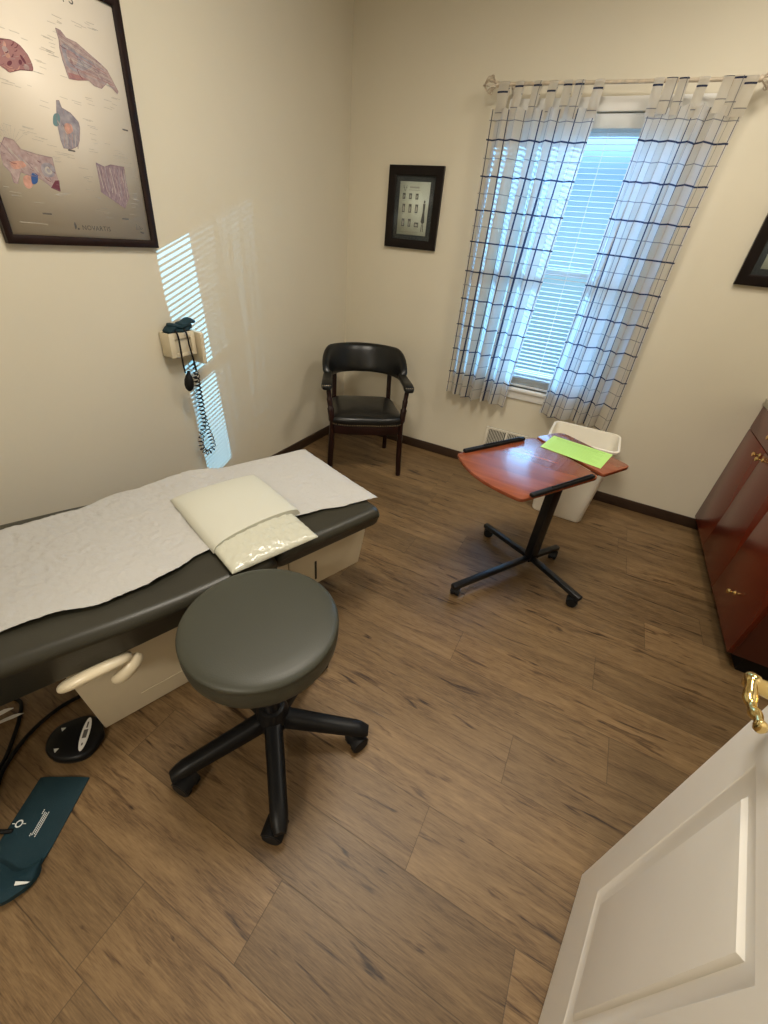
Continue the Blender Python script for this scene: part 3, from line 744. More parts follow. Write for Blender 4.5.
# paper strip on the table
def pw(tab, u):
    for (a, va), (b, vb) in zip(tab, tab[1:]):
        if a <= u <= b:
            t = (u - a) / (b - a); t = t * t * (3 - 2 * t); return va + (vb - va) * t
    return tab[0][1] if u < tab[0][0] else tab[-1][1]
FAR = [(-2.66, 1.21), (-2.34, 1.205), (-2.15, 1.185), (-1.98, 1.140), (-1.73, 1.128), (-1.54, 1.15), (-1.16, 1.176)]
NEAR = [(-2.66, 1.68), (-2.39, 1.700), (-2.28, 1.704), (-2.17, 1.728), (-2.06, 1.718), (-1.98, 1.700), (-1.88, 1.665), (-1.78, 1.655), (-1.60, 1.650), (-1.42, 1.672), (-1.30, 1.705), (-1.16, 1.728)]
from mathutils import noise as MN
bm = new(); nu, nn_ = 300, 104; VV = []
rp = random.Random(5); wr = [(rp.uniform(-1, 1), rp.uniform(-1, 1), rp.uniform(8, 42), rp.uniform(0, 6.28), rp.uniform(.0003, .0011)) for _ in range(22)]
for i in range(nu + 1):
    uu = lerp(-2.64, -1.155, i / nu)
    f, nr_ = pw(FAR, uu), pw(NEAR, uu)
    for j in range(nn_ + 1):
        q = j / nn_; n_ = lerp(f, nr_, q) + .004 * sin(14 * uu + 5 * q) * q * (1 - q)
        x = uu - UC
        z = .5375 + lift(x)
        w = 0
        for (kx, ky, fr, ph, am) in wr: w += am * sin(fr * (kx * uu + ky * n_) + ph)
        z += abs(w) * (1.2 if uu < -1.55 else .6)
        cr_ = abs(MN.noise(Vector((uu * 26, n_ * 26, 0)))) + .6 * abs(MN.noise(Vector((uu * 58, n_ * 58, 3.1))))
        z += .0055 * cr_ * (1 if uu < -1.6 else .45)
        z += .016 * exp(-((uu + 1.74) / .09) ** 2) * (1 - q) ** 2 + .006 * exp(-((uu + 1.95) / .07) ** 2)
        z += .004 * (q ** 6) * (1 + sin(11 * uu))
        du = uu
        if uu > -1.215:                       # over the rounded end
            k = uu + 1.215; z -= 2.2 * k * k; 
        VV.append(bm.verts.new(tw(du, n_, z)))
for i in range(nu):
    for j in range(nn_):
        a = VV[i * (nn_ + 1) + j]; b = VV[i * (nn_ + 1) + j + 1]; c_ = VV[(i + 1) * (nn_ + 1) + j + 1]; d = VV[(i + 1) * (nn_ + 1) + j]
        bm.faces.new((a, b, c_, d))
ep = obj('exam_paper', bm, EPAPER, smooth=None)
tag(ep, 'white crinkled exam paper sheet spread along the charcoal examination table', 'exam paper')
sm = ep.modifiers.new('thickness', 'SOLIDIFY'); sm.thickness = .0008; sm.offset = 1

# pillow in plastic with a paper cover
pc = tw(-1.665, 1.555, .545)
pl = thing('pillow', 'flat cream pillow wrapped in paper and shiny plastic lying across the exam paper', 'pillow', (pc.x, pc.y, .545), ANG)
def pil(x0, x1, y0, y1, zb, th, nx=44, ny=56, crink=0, ex=.4, skew=None, seed=0, flat=False):
    rq = random.Random(seed); ws = [(rq.uniform(-1, 1), rq.uniform(-1, 1), rq.uniform(60, 190), rq.uniform(0, 6.3)) for _ in range(14)]
    top, bot = [], []
    for j in range(ny + 1):
        for i in range(nx + 1):
            a, b = i / nx, j / ny
            e = (max(0, 4 * a * (1 - a)) ** ex) * ((max(0, 4 * b * (1 - b)) ** ex) if b > .5 or not flat else 1)
            x = lerp(x0, x1, a); y = lerp(y0, y1, b)
            if skew: x, y = skew(x, y)
            cr = 0
            if crink:
                for kx, ky, fr, ph in ws: cr += abs(sin(fr * (kx * x + ky * y) + ph))
                cr = (cr / 14 - .63) * crink * min(1, 8 * min(a, 1 - a) + .25)
            top.append((x, y, zb + .004 + th * e + cr)); bot.append((x, y, zb + .002 * e))
    bm = new(); VT = [bm.verts.new(p) for p in top]; VB = [bm.verts.new(p) for p in bot]; w = nx + 1
    for j in range(ny):
        for i in range(nx):
            k = j * w + i
            bm.faces.new((VT[k], VT[k + 1], VT[k + w + 1], VT[k + w])); bm.faces.new((VB[k], VB[k + w], VB[k + w + 1], VB[k + 1]))
    ring = [i for i in range(w)] + [j * w + nx for j in range(1, ny + 1)] + [ny * w + i for i in range(nx - 1, -1, -1)] + [j * w for j in range(ny - 1, 0, -1)]
    for a, b in zip(ring, ring[1:] + ring[:1]): bm.faces.new((VT[a], VB[a], VB[b], VT[b]))
    return bm
# local: x = along table (u), y = -n ; near side is -y
skw = lambda x, y: (x - .015 * (y < -.1) + .02 * x * (y + .1), y)
obj('cushion', pil(-.160, .160, -.262, .235, .001, .034, crink=.024, ex=.42, skew=skw, seed=4), PLASTIC, pl, smooth=70)
def cover(x, y): return (x * (1.0 + .0 * y), y + .02 * x)
obj('paper_cover', pil(-.180, .172, -.118, .255, .001, .043, flat=True, ex=.36, nx=36, ny=44, skew=lambda x, y: (x, y + (.10 * (x + .0) if y < 0 else 0) * (-y / .128)), seed=8), PILLOWP, pl, smooth=70)

# ================================================================= STOOL
st = thing('rolling_stool', 'round grey vinyl rolling stool with black five-legged base beside the exam table', 'stool', (1.306, -2.462, 0), radians(-46.5))
bm = new()
prof = [(0, .492), (.152, .490), (.182, .491), (.196, .500), (.2035, .518), (.2065, .545), (.2065, .562), (.2045, .571), (.2065, .574), (.2063, .578), (.202, .5825), (.193, .5868), (.178, .5895), (.15, .591), (.08, .592), (0, .5925)]
lathe(bm, prof, 72); obj('seat', bm, STOOLV, st, smooth=50)
bm = new(); lathe(bm, [(.0, .470), (.09, .472), (.10, .480), (.10, .492), (0, .492)], 32); lathe(bm, [(.0, .17), (.030, .17), (.030, .33), (.027, .335), (.020, .34), (.020, .475), (0, .476)], 24); obj('column', bm, BLACKM, st)
bm = new(); lathe(bm, [(0, .085), (.050, .088), (.054, .10), (.052, .150), (.040, .178), (.030, .182), (0, .182)], 30); obj('hub', bm, BLACKP, st)
for k in range(5):
    a = 2 * pi * k / 5; Mr = Matrix.Rotation(a, 4, 'Z')
    rings = []
    for t in [i / 14 for i in range(15)]:
        x = lerp(.03, .318, t); w = lerp(.029, .0245, t); zt = lerp(.152, .104, t ** .9); zb = lerp(.100, .072, t)
        if t > .92: w *= .9; zt -= .005
        if t == 1: w *= .75; zt -= .010
        r = []
        for (yy, zz) in ((-w, zb), (-w * 1.0, lerp(zb, zt, .55)), (-w * .72, zt - .004), (-w * .35, zt), (w * .35, zt), (w * .72, zt - .004), (w, lerp(zb, zt, .55)), (w, zb)): r.append(Mr @ Vector((x, yy, zz)))
        rings.append(r)
    bm = new(); loft(bm, rings); leg = obj('leg', bm, BLACKP, st, smooth=45)
    bm = new(); sw = radians((62, 40, 60, 30, -55)[k])
    Mc = Mr @ Matrix.Translation((.295, 0, 0)) @ Matrix.Rotation(sw, 4, 'Z')
    for s in (-1, 1):
        lathe(bm, [(0, -.011), (.026, -.011), (.030, -.007), (.030, .007), (.026, .011), (0, .011)], 26, Mc @ Matrix.Translation((-.018, s * .0175, .030)) @ Matrix.Rotation(pi / 2, 4, 'X'))
    rings = []
    for i in range(9):
        an = radians(10 + 150 * i / 8); rings.append([Mc @ Vector((-.018 + rr_ * cos(an), yy, .030 + rr_ * sin(an))) for rr_, yy in ((.0312, -.027), (.0312, .027), (.0330, .027), (.0330, -.027))])
    loft(bm, rings)
    box(bm, -.030, -.006, -.005, .005, .02, .05, M=Mc); lathe(bm, [(0, .045), (.008, .045), (.008, .086), (0, .086)], 12, Mr @ Matrix.Translation((.285, 0, 0)))
    obj('caster', bm, RUBBER, leg)

# ================================================================= ARMCHAIR
ch = thing('armchair', 'black padded leather armchair with dark wooden legs standing in the room corner', 'chair', (.498, -.512, 0), radians(36))
bm = new()
so = rounded([(-.252, -.235), (-.12, -.262), (.12, -.262), (.252, -.235), (.225, .215), (-.225, .215)], [.06, .05, .05, .06, .09, .09], 6)
rings = []
for sc, z in ((.955, .385), (.985, .392), (1.0, .408), (1.0, .422), (.975, .438), (.92, .447), (.80, .454), (.6, .459), (.3, .462), (.02, .463)): rings.append([Vector((x * sc, (y + .02) * sc - .02, z)) for x, y in so])
loft(bm, rings); obj('seat', bm, LEATHER, ch, smooth=60)
bm = new()
rr0 = [(x * .965, (y + .02) * .965 - .02) for x, y in so]
prism(bm, rr0, .325, .388, .004); obj('seat_rail', bm, DKWOOD, ch)
bm = new(); pk = 0
per = so + so[:1]
for a, b in zip(per, per[1:]):
    L = sqrt((a[0] - b[0]) ** 2 + (a[1] - b[1]) ** 2); m = max(1, round(L / .0135))
    for i in range(m):
        t = i / m; x, y = lerp(a[0], b[0], t) * .992, (lerp(a[1], b[1], t) + .02) * .992 - .02
        bmesh.ops.create_icosphere(bm, subdivisions=1, radius=.0046, matrix=Matrix.Translation((x, y, .396)))
o_ = obj('nailheads', bm, NAIL, ch, smooth=None)
for s in (-1, 1):
    bm = new()
    P = smooth_path([(s * .252, -.222, 0), (s * .244, -.214, .16), (s * .238, -.208, .33), (s * .240, -.212, .43), (s * .248, -.198, .50), (s * .256, -.182, .57), (s * .262, -.178, .628)], 6)
    tube(bm, P, lambda t: .0165 + .007 * (1 if .45 < t < .66 else 0) - .004 * (t > .8) + .003 * sin(9 * t), 14); obj('front_leg', bm, DKWOOD, ch, smooth=60)
    bm = new(); P = smooth_path([(s * .215, .245, 0), (s * .212, .225, .18), (s * .208, .205, .36), (s * .205, .212, .48), (s * .205, .235, .62)], 6)
    tube(bm, P, lambda t: .017 + .004 * (.45 < t < .6), 12); obj('rear_leg', bm, DKWOOD, ch, smooth=60)
# curved padded back
def back_pt(a):    # plan curve of the backrest, a = 0 straight behind, +-100 deg at its ends
    return Vector((.268 * sin(a), -.02 + .292 * max(cos(a), -.2) ** 1 if cos(a) > 0 else -.02 + .292 * cos(a), 0))
rings = []; A0 = radians(86)
for i in range(41):
    t = i / 40; a = lerp(-A0, A0, t); p = back_pt(a); o_n = Vector((sin(a) * .9, cos(a), 0)).normalized()
    e = abs(2 * t - 1); ztop = .802 - .135 * max(0, (e - .55) / .45) ** 1.6; zbot = .612 + .012 * e
    if e > .97: ztop -= .012
    hh = (ztop - zbot) / 2; zc = (ztop + zbot) / 2; th = .027 - .003 * e
    if i in (0, 40): hh *= .8; th *= .7
    r = []
    for k in range(20):
        an = 2 * pi * k / 20; ca, sa = cos(an), sin(an)
        dx = th * (abs(ca) ** .7) * (1 if ca > 0 else -1); dz = hh * (abs(sa) ** .55) * (1 if sa > 0 else -1)
        ln_ = .030 * (dz + hh) / .09      # leans back a little with height
        q = p + o_n * (dx + ln_ - .012); r.append(Vector((q.x, q.y, zc + dz)))
    rings.append(r)
bm = new(); loft(bm, rings); obj('backrest', bm, LEATHER, ch, smooth=65)
for s in (-1, 1):
    rings = []
    for i in range(15):
        t = i / 14; x = s * lerp(.258, .272, t); y = lerp(.055, -.205, t); zt = .672 - .018 * t - (.012 * max(0, t - .8) / .2); w = lerp(.027, .036, t) * (.75 if i in (0, 14) else 1); hh = .019 * (.7 if i in (0, 14) else 1)
        rings.append([Vector((x + w * (abs(cos(an)) ** .6) * (1 if cos(an) > 0 else -1), y, zt - .019 + hh * (abs(sin(an)) ** .6) * (1 if sin(an) > 0 else -1))) for an in [2 * pi * (k + .5) / 16 for k in range(16)]])
    bm = new(); loft(bm, rings); ar = obj('armrest', bm, LEATHER, ch, smooth=60)
    bm = new()
    for k in range(5): bmesh.ops.create_icosphere(bm, subdivisions=1, radius=.004, matrix=Matrix.Translation((s * .272 + (k - 2) * .013, -.206, .640)))
    obj('nailheads', bm, NAIL, ar, smooth=None)
    bm = new(); box(bm, s * .225 - .011, s * .225 + .011, -.19, .20, .15, .172, .004) if False else None; bm.free()

# ================================================================= ROLLING TABLE
rt = thing('rolling_table', 'small cherry rolling overbed table with black cross base in the middle of the floor', 'table', (1.89, -1.05, 0))
ZT = .66
main = [(1.436, -1.305)]
for i in range(1, 10):
    t = i / 10; x = lerp(1.436, 1.786, t); y = lerp(-1.305, -1.543, t); b = .048 * sin(pi * t); main.append((x - .56 * b, y - .83 * b))
main += [(1.786, -1.543), (2.043, -1.130), (1.708, -.862)]
mo = rounded(main, [.03] + [.004] * 9 + [.03, .03, .03], 3)
bm = new(); prism(bm, mo, ZT - .016, ZT, .003); obj('main_top', bm, TABLEW, rt, world=True)
side = rounded([(2.058, -1.098), (2.168, -.915), (1.832, -.690), (1.784, -.738), (1.718, -.848)], [.02, .03, .05, .06, .012], 5)
bm = new(); prism(bm, side, ZT - .016, ZT, .003); obj('side_top', bm, TABLEW, rt, world=True)
sdir = Vector((.53, .85, 0)).normalized(); cdir = Vector((.85, -.53, 0)).normalized()
def onT(px): return px
for (a, b) in (((1.462, -1.278), (1.668, -.938)), ((1.812, -1.502), (2.016, -1.160))):
    A = Vector((*a, 0)); B = Vector((*b, 0)); d = (B - A); L = d.length; ang = atan2(d.y, d.x)
    Mb = Matrix.Translation((A.x, A.y, ZT)) @ Matrix.Rotation(ang, 4, 'Z')
    bm = new(); box(bm, 0, L, -.011, .011, .0, .016, .005, M=Mb, seg=3); box(bm, L * .30, L * .92, -.004, .004, .015, .021, .002, M=Mb); obj('book_ledge', bm, RUBBER, rt, world=True)
pcx, pcy = 1.890, -1.045
fan = atan2(.85, .53)
Mp = Matrix.Translation((pcx, pcy, 0)) @ Matrix.Rotation(fan, 4, 'Z')
bm = new(); box(bm, -.032, .032, -.022, .022, .05, .56, .004, M=Mp); box(bm, -.027, .027, -.018, .018, .56, ZT - .03, .003, M=Mp); obj('post', bm, BLACKM, rt, world=True)
bm = new(); box(bm, -.19, .15, -.13, -.10, ZT - .036, ZT - .0165, .003, M=Mp); box(bm, -.19, .15, .10, .13, ZT - .036, ZT - .0165, .003, M=Mp); box(bm, -.045, .045, -.13, .13, ZT - .044, ZT - .030, .003, M=Mp); obj('top_bracket', bm, BLACKM, rt, world=True)
for (ex, ey) in ((1.612, -1.492), (1.606, -.898), (2.158, -1.232), (2.002, -.880)):
    d = Vector((ex - pcx, ey - pcy, 0)); L = d.length; a = atan2(d.y, d.x)
    Ml = Matrix.Translation((pcx, pcy, 0)) @ Matrix.Rotation(a, 4, 'Z')
    bm = new(); box(bm, .0, L + .018, -.0165, .0165, .052, .078, .006, M=Ml); lg = obj('base_leg', bm, BLACKM, rt, world=True)
    Mc = Ml @ Matrix.Translation((L - .004, 0, 0)) @ Matrix.Rotation(radians(35), 4, 'Z')
    bm = new()
    for s in (-1, 1): lathe(bm, [(0, -.008), (.022, -.008), (.025, -.005), (.025, .005), (.022, .008), (0, .008)], 22, Mc @ Matrix.Translation((-.012, s * .013, .025)) @ Matrix.Rotation(pi / 2, 4, 'X'))
    box(bm, -.030, .008, -.004, .004, .014, .046, M=Mc); rings = []
    for i in range(8):
        an = radians(15 + 150 * i / 7); rings.append([Mc @ Vector((-.012 + q * cos(an), yy, .025 + q * sin(an))) for q, yy in ((.0262, -.022), (.0262, .022), (.0285, .022), (.0285, -.022))])
    loft(bm, rings)
    lathe(bm, [(0, .04), (.007, .04), (.007, .053), (0, .053)], 10, Ml @ Matrix.Translation((L - .006, 0, 0)))
    obj('caster', bm, RUBBER, lg, world=True)

# lime sheet on the table
gp = thing('paper_sheet', 'bright lime green printed sheet lying on the rolling table', 'paper', (1.92, -.905, ZT + .001))
q = [(1.793, -.774), (1.757, -.970), (2.040, -1.043), (2.084, -.834)]
bm = new(); prism(bm, q, ZT + .0006, ZT + .0014); obj('sheet', bm, LIME, gp, world=True)
bm = new(); A, B, C_, D = [Vector((*p, 0)) for p in q]
def quad(s, t): return (B * (1 - s) + C_ * s) * (1 - t) + (A * (1 - s) + D * s) * t
rl = random.Random(2)
for k in range(11):
    t = .10 + .08 * k; s0 = .08 + .02 * rl.random(); s1 = .9 - .35 * rl.random() * (k % 3 == 0)
    p0, p1 = quad(s0, t), quad(s1, t); dq = (p1 - p0).normalized(); nq = Vector((-dq.y, dq.x, 0)) * (.0022 if k in (9, 10) else .0010)
    vs = [bm.verts.new(Vector((w.x, w.y, ZT + .0017))) for w in (p0 - nq, p1 - nq, p1 + nq, p0 + nq)]; bm.faces.new(vs)
obj('printed_lines', bm, LIMEINK, gp, world=True, smooth=None)

# ================================================================= WASTEBASKET
wb = thing('wastebasket', 'tall white plastic wastebasket against the wall behind the rolling table', 'wastebasket', (1.95, -.29, 0))
def wring(hx, hy, r, z, cx=1.950, cy=-.306, dr=0): return [Vector((x, y, z + dr * ((y - cy) / .17))) for x, y in rrect(hx, hy, r, 6, cx, cy)]
bm = new()
outer = [(.150, .108, .030, .0), (.157, .114, .040, .006), (.160, .117, .045, .015), (.194, .156, .055, .527), (.203, .166, .058, .529), (.204, .167, .058, .540), (.200, .163, .056, .544), (.190, .153, .054, .542), (.188, .151, .053, .527), (.157, .113, .043, .02), (.150, .106, .035, .012)]
loft(bm, [wring(a, b, r, z) for a, b, r, z in outer]); obj('body', bm, BIN, wb, world=True, smooth=45)

# ================================================================= CABINETS
CX, CY1, ZD = 2.770, -1.254, .847
def knob(parent, y, z):
    bm = new(); lathe(bm, [(0, 0), (.011, .0), (.009, .003), (.005, .006), (.0045, .014), (.009, .019), (.0125, .024), (.0115, .030), (.006, .033), (0, .0335)], 18, Matrix.Translation((CX - .0005, y, z)) @ Matrix.Rotation(-pi / 2, 4, 'Y'))
    k = obj('knob', bm, BRASS, parent, world=True); k['label'] = 'small polished brass knob'; return k
def front(name, y0, y1, z0, z1, parent):
    bm = new(); box(bm, CX, CX + .019, y0 + .0006, y1 - .0006, z0 + .0006, z1 - .0006, .0008); return obj(name, bm, CHERRY, parent, world=True)
c1 = thing('base_cabinet', 'cherry red base cabinet with two doors touching the window wall', 'cabinet', (CX + .3, -.39, 0))
bm = new(); box(bm, CX + .0195, RX - .005, -.7835, -.002, .09, ZD, .001); obj('carcass', bm, CHERRYD, c1, world=True)
bm = new(); box(bm, CX + .075, RX - .005, -.7835, -.002, 0, .09); obj('toe_kick', bm, RUBBER, c1, world=True)
d = front('drawer', -.7835, -.003, .712, ZD - .002, c1); knob(d, -.392, .782)
for y0, y1, ky in ((-.392, -.003, -.352), (-.7835, -.392, -.420)):
    d = front('door', y0, y1, .091, .708, c1); knob(d, ky, .674)
c2 = thing('base_cabinet', 'cherry red cabinet at the open end of the counter, nearest the white door', 'cabinet', (CX + .3, -1.02, 0))
bm = new(); box(bm, CX + .0195, RX - .005, CY1, -.7845, .09, ZD, .001); obj('carcass', bm, CHERRYD, c2, world=True)
bm = new(); box(bm, CX + .075, RX - .005, CY1 + .02, -.7845, 0, .09); obj('toe_kick', bm, RUBBER, c2, world=True)
d = front('drawer', CY1, -.7845, .712, ZD - .002, c2); knob(d, -1.012, .782)
d = front('door', CY1, -.7845, .091, .708, c2); knob(d, -1.005, .234)
bm = new(); box(bm, CX - .010, RX - .002, CY1 - .02, -.002, ZD + .001, ZD + .040, .006); cn = obj('countertop', bm, COUNTER)
tag(cn, 'mottled beige countertop along the tops of the cherry cabinets', 'countertop')

# ================================================================= DOOR (open, in the foreground)
e = Vector((-.189, -.982, 0)).normalized(); ang = atan2(e.y, e.x)      # from free edge towards the hinge
DW, DH, DT = .86, 2.03, .040
D0 = Vector((2.301, -2.34, .013))
dr = bpy.data.objects.new('door_1', None); COL.objects.link(dr); dr['kind'] = 'structure'
dr.location = D0; dr.rotation_euler = (0, 0, ang)
# local: x from free edge to hinge, y: visible face looks to -y ... face normal n = (-.982,.189) = local -y
def dbox(bm, x0, x1, z0, z1, y0, y1, b=.0): box(bm, x0, x1, y0, y1, z0, z1, b)
ms, st_, pwid = .10, .105, 0
px = [(.10, .385), (.475, .76)]
pz = [(.190, .825), (.985, 1.50), (1.63, 1.90)]
bm = new()
dbox(bm, 0, DW, 0, DH, .008, DT - .008)
def rails(y0, y1):
    xs = [0, px[0][0], px[0][1], px[1][0], px[1][1], DW]
    zs = [0, pz[0][0], pz[0][1], pz[1][0], pz[1][1], pz[2][0], pz[2][1], DH]
    for a in (0, 2, 4): dbox(bm, xs[a], xs[a + 1], 0, DH, y0, y1)
    for c0 in (1, 3):
        for b_ in (0, 2, 4, 6): dbox(bm, xs[c0], xs[c0 + 1], zs[b_], zs[b_ + 1], y0, y1)
rails(0, .008); rails(DT - .008, DT)
obj('door_slab', bm, WHITE, dr, smooth=30)
for sgn in (0, 1):
    for (x0, x1) in px:
        for (z0, z1) in pz:
            bm = new(); prof = [(0, .0), (.003, .0015), (.030, .0070), (.034, .0070), (.041, .0015), (.046, .0008)]
            rings = []
            for ins, dep in prof:
                yv = dep if sgn == 0 else DT - dep
                rings.append([Vector((a, yv, b)) for a, b in ((x0 + ins, z0 + ins), (x1 - ins, z0 + ins), (x1 - ins, z1 - ins), (x0 + ins, z1 - ins))])
            loft(bm, rings, cap=False); i5 = prof[-1][0]; yv = prof[-1][1] if sgn == 0 else DT - prof[-1][1]
            vs = [bm.verts.new((a, yv, b)) for a, b in ((x0 + i5, z0 + i5), (x1 - i5, z0 + i5), (x1 - i5, z1 - i5), (x0 + i5, z1 - i5))]; bm.faces.new(vs)
            bmesh.ops.remove_doubles(bm, verts=bm.verts, dist=1e-5)
            obj('raised_panel', bm, WHITE, dr, smooth=20)
# lever handle
def lever(s):
    y = (lambda v: -v) if s == 0 else (lambda v: DT + v)
    bm = new(); HX, HZ = .060, .930
    rot = Matrix.Translation((HX, 0 if s == 0 else DT, HZ)) @ Matrix.Rotation(pi / 2 if s == 0 else -pi / 2, 4, 'X')
    lathe(bm, [(0, 0), (.033, 0), (.033, .004), (.028, .009), (.018, .012), (.0125, .016), (.0125, .050), (.0145, .052), (.0145, .060), (.010, .066), (0, .067)], 28, rot)
    P = smooth_path([(HX - .012, y(.057), HZ), (HX + .012, y(.059), HZ + .003), (HX + .036, y(.057), HZ - .003), (HX + .060, y(.054), HZ + .001), (HX + .080, y(.052), HZ + .008), (HX + .088, y(.050), HZ + .007)], 8)
    tube(bm, P, lambda t: .0090 - .0025 * t + .0013 * sin(22 * t), 14, sx=1.0); 
    lathe(bm, [(0, -.008), (.006, -.007), (.0085, 0), (.006, .007), (0, .008)], 14, Matrix.Translation((HX + .088, y(.050), HZ + .007)))
    ob = obj('lever_handle', bm, BRASS, dr, smooth=60); ob['label'] = 'curved polished brass lever handle'
lever(0); lever(1)
bm = new(); box(bm, -.0012, .0005, .009, DT - .009, .905, .965); obj('latch_plate', bm, BRASS, dr)
for zz in (.25, 1.05, 1.80):
    bm = new(); tube(bm, [(DW + .004, -.004, zz - .045), (DW + .004, -.004, zz + .045)], .006, 10); obj('hinge', bm, BRASS, dr)

# ================================================================= THINGS ON THE FLOOR AT THE LEFT
# foot pedal
fp = thing('foot_pedal', 'black rounded foot control pedal on the floor beside the exam table pedestal', 'foot pedal', (.764, -2.806, 0), ANG)
bm = new()
fo = blob([(-.072, .021), (-.053, .056), (-.018, .072), (.045, .058), (.078, .024), (.079, -.022), (.070, -.055), (.021, -.088), (-.028, -.070), (-.064, -.027)], 5)
rings = []
for sc, z in ((.94, .001), (1.0, .008), (1.0, .018), (.95, .027), (.86, .031), (.5, .034), (.02, .035)): rings.append([Vector((x * sc, y * sc, z)) for x, y in fo])
loft(bm, rings); obj('housing', bm, BLACKP, fp, smooth=50)
Mf = Matrix.Translation((.033, -.018, 0)) @ Matrix.Rotation(radians(64), 4, 'Z')
bm = new(); prism(bm, [(x, y) for x, y in ell(0, 0, .056, .0125, 24)], .033, .0348, .0005, M=Mf)
lb = obj('label_strip', bm, WTISSUE, fp); lb['label'] = 'white oval label strip'
bm = new(); box(bm, -.014, .014, -.006, .006, .0348, .0353, M=Mf); box(bm, .020, .040, -.0022, .0022, .0348, .0353, M=Mf); box(bm, -.038, -.030, -.002, .002, .0348, .0353, M=Mf); obj('label_print', bm, INK, fp)
for xx, yy in ((-.014, .042), (-.044, -.018)):
    bm = new(); prism(bm, [(xx - .006, yy - .006), (xx - .006, yy + .008), (xx + .006, yy)], .0315, .0345); obj('arrow_mark', bm, WPRINT, fp)
# cords
def cord(label, pts, r):
    bm = new(); tube(bm, smooth_path(pts, 10), r, 8); o = obj('power_cord', bm, RUBBER); tag(o, label, 'cord')
cord('black cord running over the floor to the beige exam table pedestal', [(.790, -3.16, .007), (.742, -3.03, .007), (.670, -2.96, .007), (.622, -2.866, .007), (.612, -2.766, .007), (.632, -2.66, .007), (.56, -2.52, .007), (.47, -2.40, .007)], .0065)
cord('black cord curling up beside the white paper strip under the head of the exam table', [(.72, -3.16, .0065), (.690, -3.03, .0065), (.650, -2.955, .0065), (.602, -2.905, .0065), (.535, -2.85, .0065), (.470, -2.82, .0065), (.40, -2.86, .012), (.36, -2.90, .0065)], .006)
# white folded paper strip
bm = new()
for (a, b, z0, z1, w) in (((.462, -2.915), (.512, -2.846), .002, .034, .010), ((.495, -2.905), (.545, -2.838), .002, .020, .008)):
    A = Vector((*a, 0)); B = Vector((*b, 0)); d = (B - A).normalized(); nq = Vector((-d.y, d.x, 0))
    rings = []
    for i in range(7):
        t = i / 6; p = A.lerp(B, t); ww = w * min(1, (1 - t) * 3.2 + .08); zz = lerp(z0, z1, sin(t * pi / 2))
        rings.append([p + nq * ww + Vector((0, 0, zz)), p - nq * ww + Vector((0, 0, zz + .006 * (1 - t))), p - nq * ww + Vector((0, 0, zz + .006 * (1 - t) + .0012)), p + nq * ww + Vector((0, 0, zz + .0012))])
    loft(bm, rings)
ps = obj('paper_strip', bm, WTISSUE); tag(ps, 'small white pointed paper strip by the black cords under the exam table', 'paper')

# cuff lying on the floor
fcr = thing('pressure_cuff', 'flat dark teal blood pressure cuff lying on the floor, lower end curled', 'blood pressure cuff', (.90, -2.97, 0))
a0, b0 = Vector((.785, -2.920, 0)), Vector((.908, -2.849, 0)); dirn = Vector((.103, -.194, 0)).normalized(); wv = (b0 - a0)
def tmax(s): return .222 + (1 - s) * .15 - .006 * max(0, (s - .85) / .15) ** 2
def cpt(s, q):
    tm = tmax(s); t = tm * q
    p = a0 + wv * s + dirn * t
    k = max(0, t - (tm - .07)) / .07
    return Vector((p.x, p.y, .004 + .0012 * sin(9 * t + 3 * s) + .008 * k * k))
bm = new(); nt_, ns_ = 46, 14; top = []
for i in range(nt_ + 1):
    q = i / nt_
    ring = []
    for j in range(ns_ + 1): ring.append(cpt(j / ns_, q) + Vector((0, 0, .004 * sqrt(max(0, 1 - (2 * j / ns_ - 1) ** 6)))))
    for j in range(ns_, -1, -1): ring.append(cpt(j / ns_, q) - Vector((0, 0, .003)))
    top.append(ring)
loft(bm, top); obj('wrap', bm, CUFF, fcr, world=True, smooth=50)
# the lower end folded back over itself
outer_ = smooth_path([(1.013, -3.040, .012), (1.029, -3.058, .024), (1.033, -3.080, .031), (1.018, -3.122, .036), (.975, -3.155, .036), (.92, -3.18, .034)], 5)
inner_ = smooth_path([(.998, -3.026, .014), (.992, -3.048, .018), (.984, -3.066, .020), (.965, -3.076, .020), (.93, -3.080, .020), (.87, -3.095, .018)], 5)
bm = new(); rings = []
for A, B in zip(outer_, inner_):
    ring = []
    for i in range(9):
        t = i / 8; p = A.lerp(B, t); ring.append(p + Vector((0, 0, .006 * sin(pi * t))))
    ring += [q_ - Vector((0, 0, .004 + .012 * (1 - i / 8))) for i, q_ in list(enumerate(ring))[::-1]]
    rings.append(ring)
loft(bm, rings); fl_ = obj('flap', bm, CUFF, fcr, world=True, smooth=50)
bm = new(); prism(bm, [(1.006, -3.082), (1.036, -3.066), (1.033, -3.072), (1.012, -3.088)], .037, .0385); obj('size_tag', bm, WPRINT, fl_, world=True)
bm = new()
ld = dirn; lw = wv.normalized()
c0 = a0 + wv * .56 + dirn * .088
for k, (o1, l0, l1) in enumerate(((-.010, -.002, .012), (-.004, .004, .062), (.001, .006, .060), (.006, .004, .064), (-.0085, .054, .062))):
    for m in range(int((l1 - l0) / .004)):
        s0 = l0 + m * .004; A = c0 + lw * o1 + ld * s0; 
        vs = [bm.verts.new(Vector((q.x, q.y, .0108))) for q in (A, A + ld * .003, A + ld * .003 + lw * .0024, A + lw * .0024)]; bm.faces.new(vs)
obj('printed_text', bm, WPRINT, fcr, world=True, smooth=None); bm = new()
cc = a0 + wv * .18 + dirn * .120
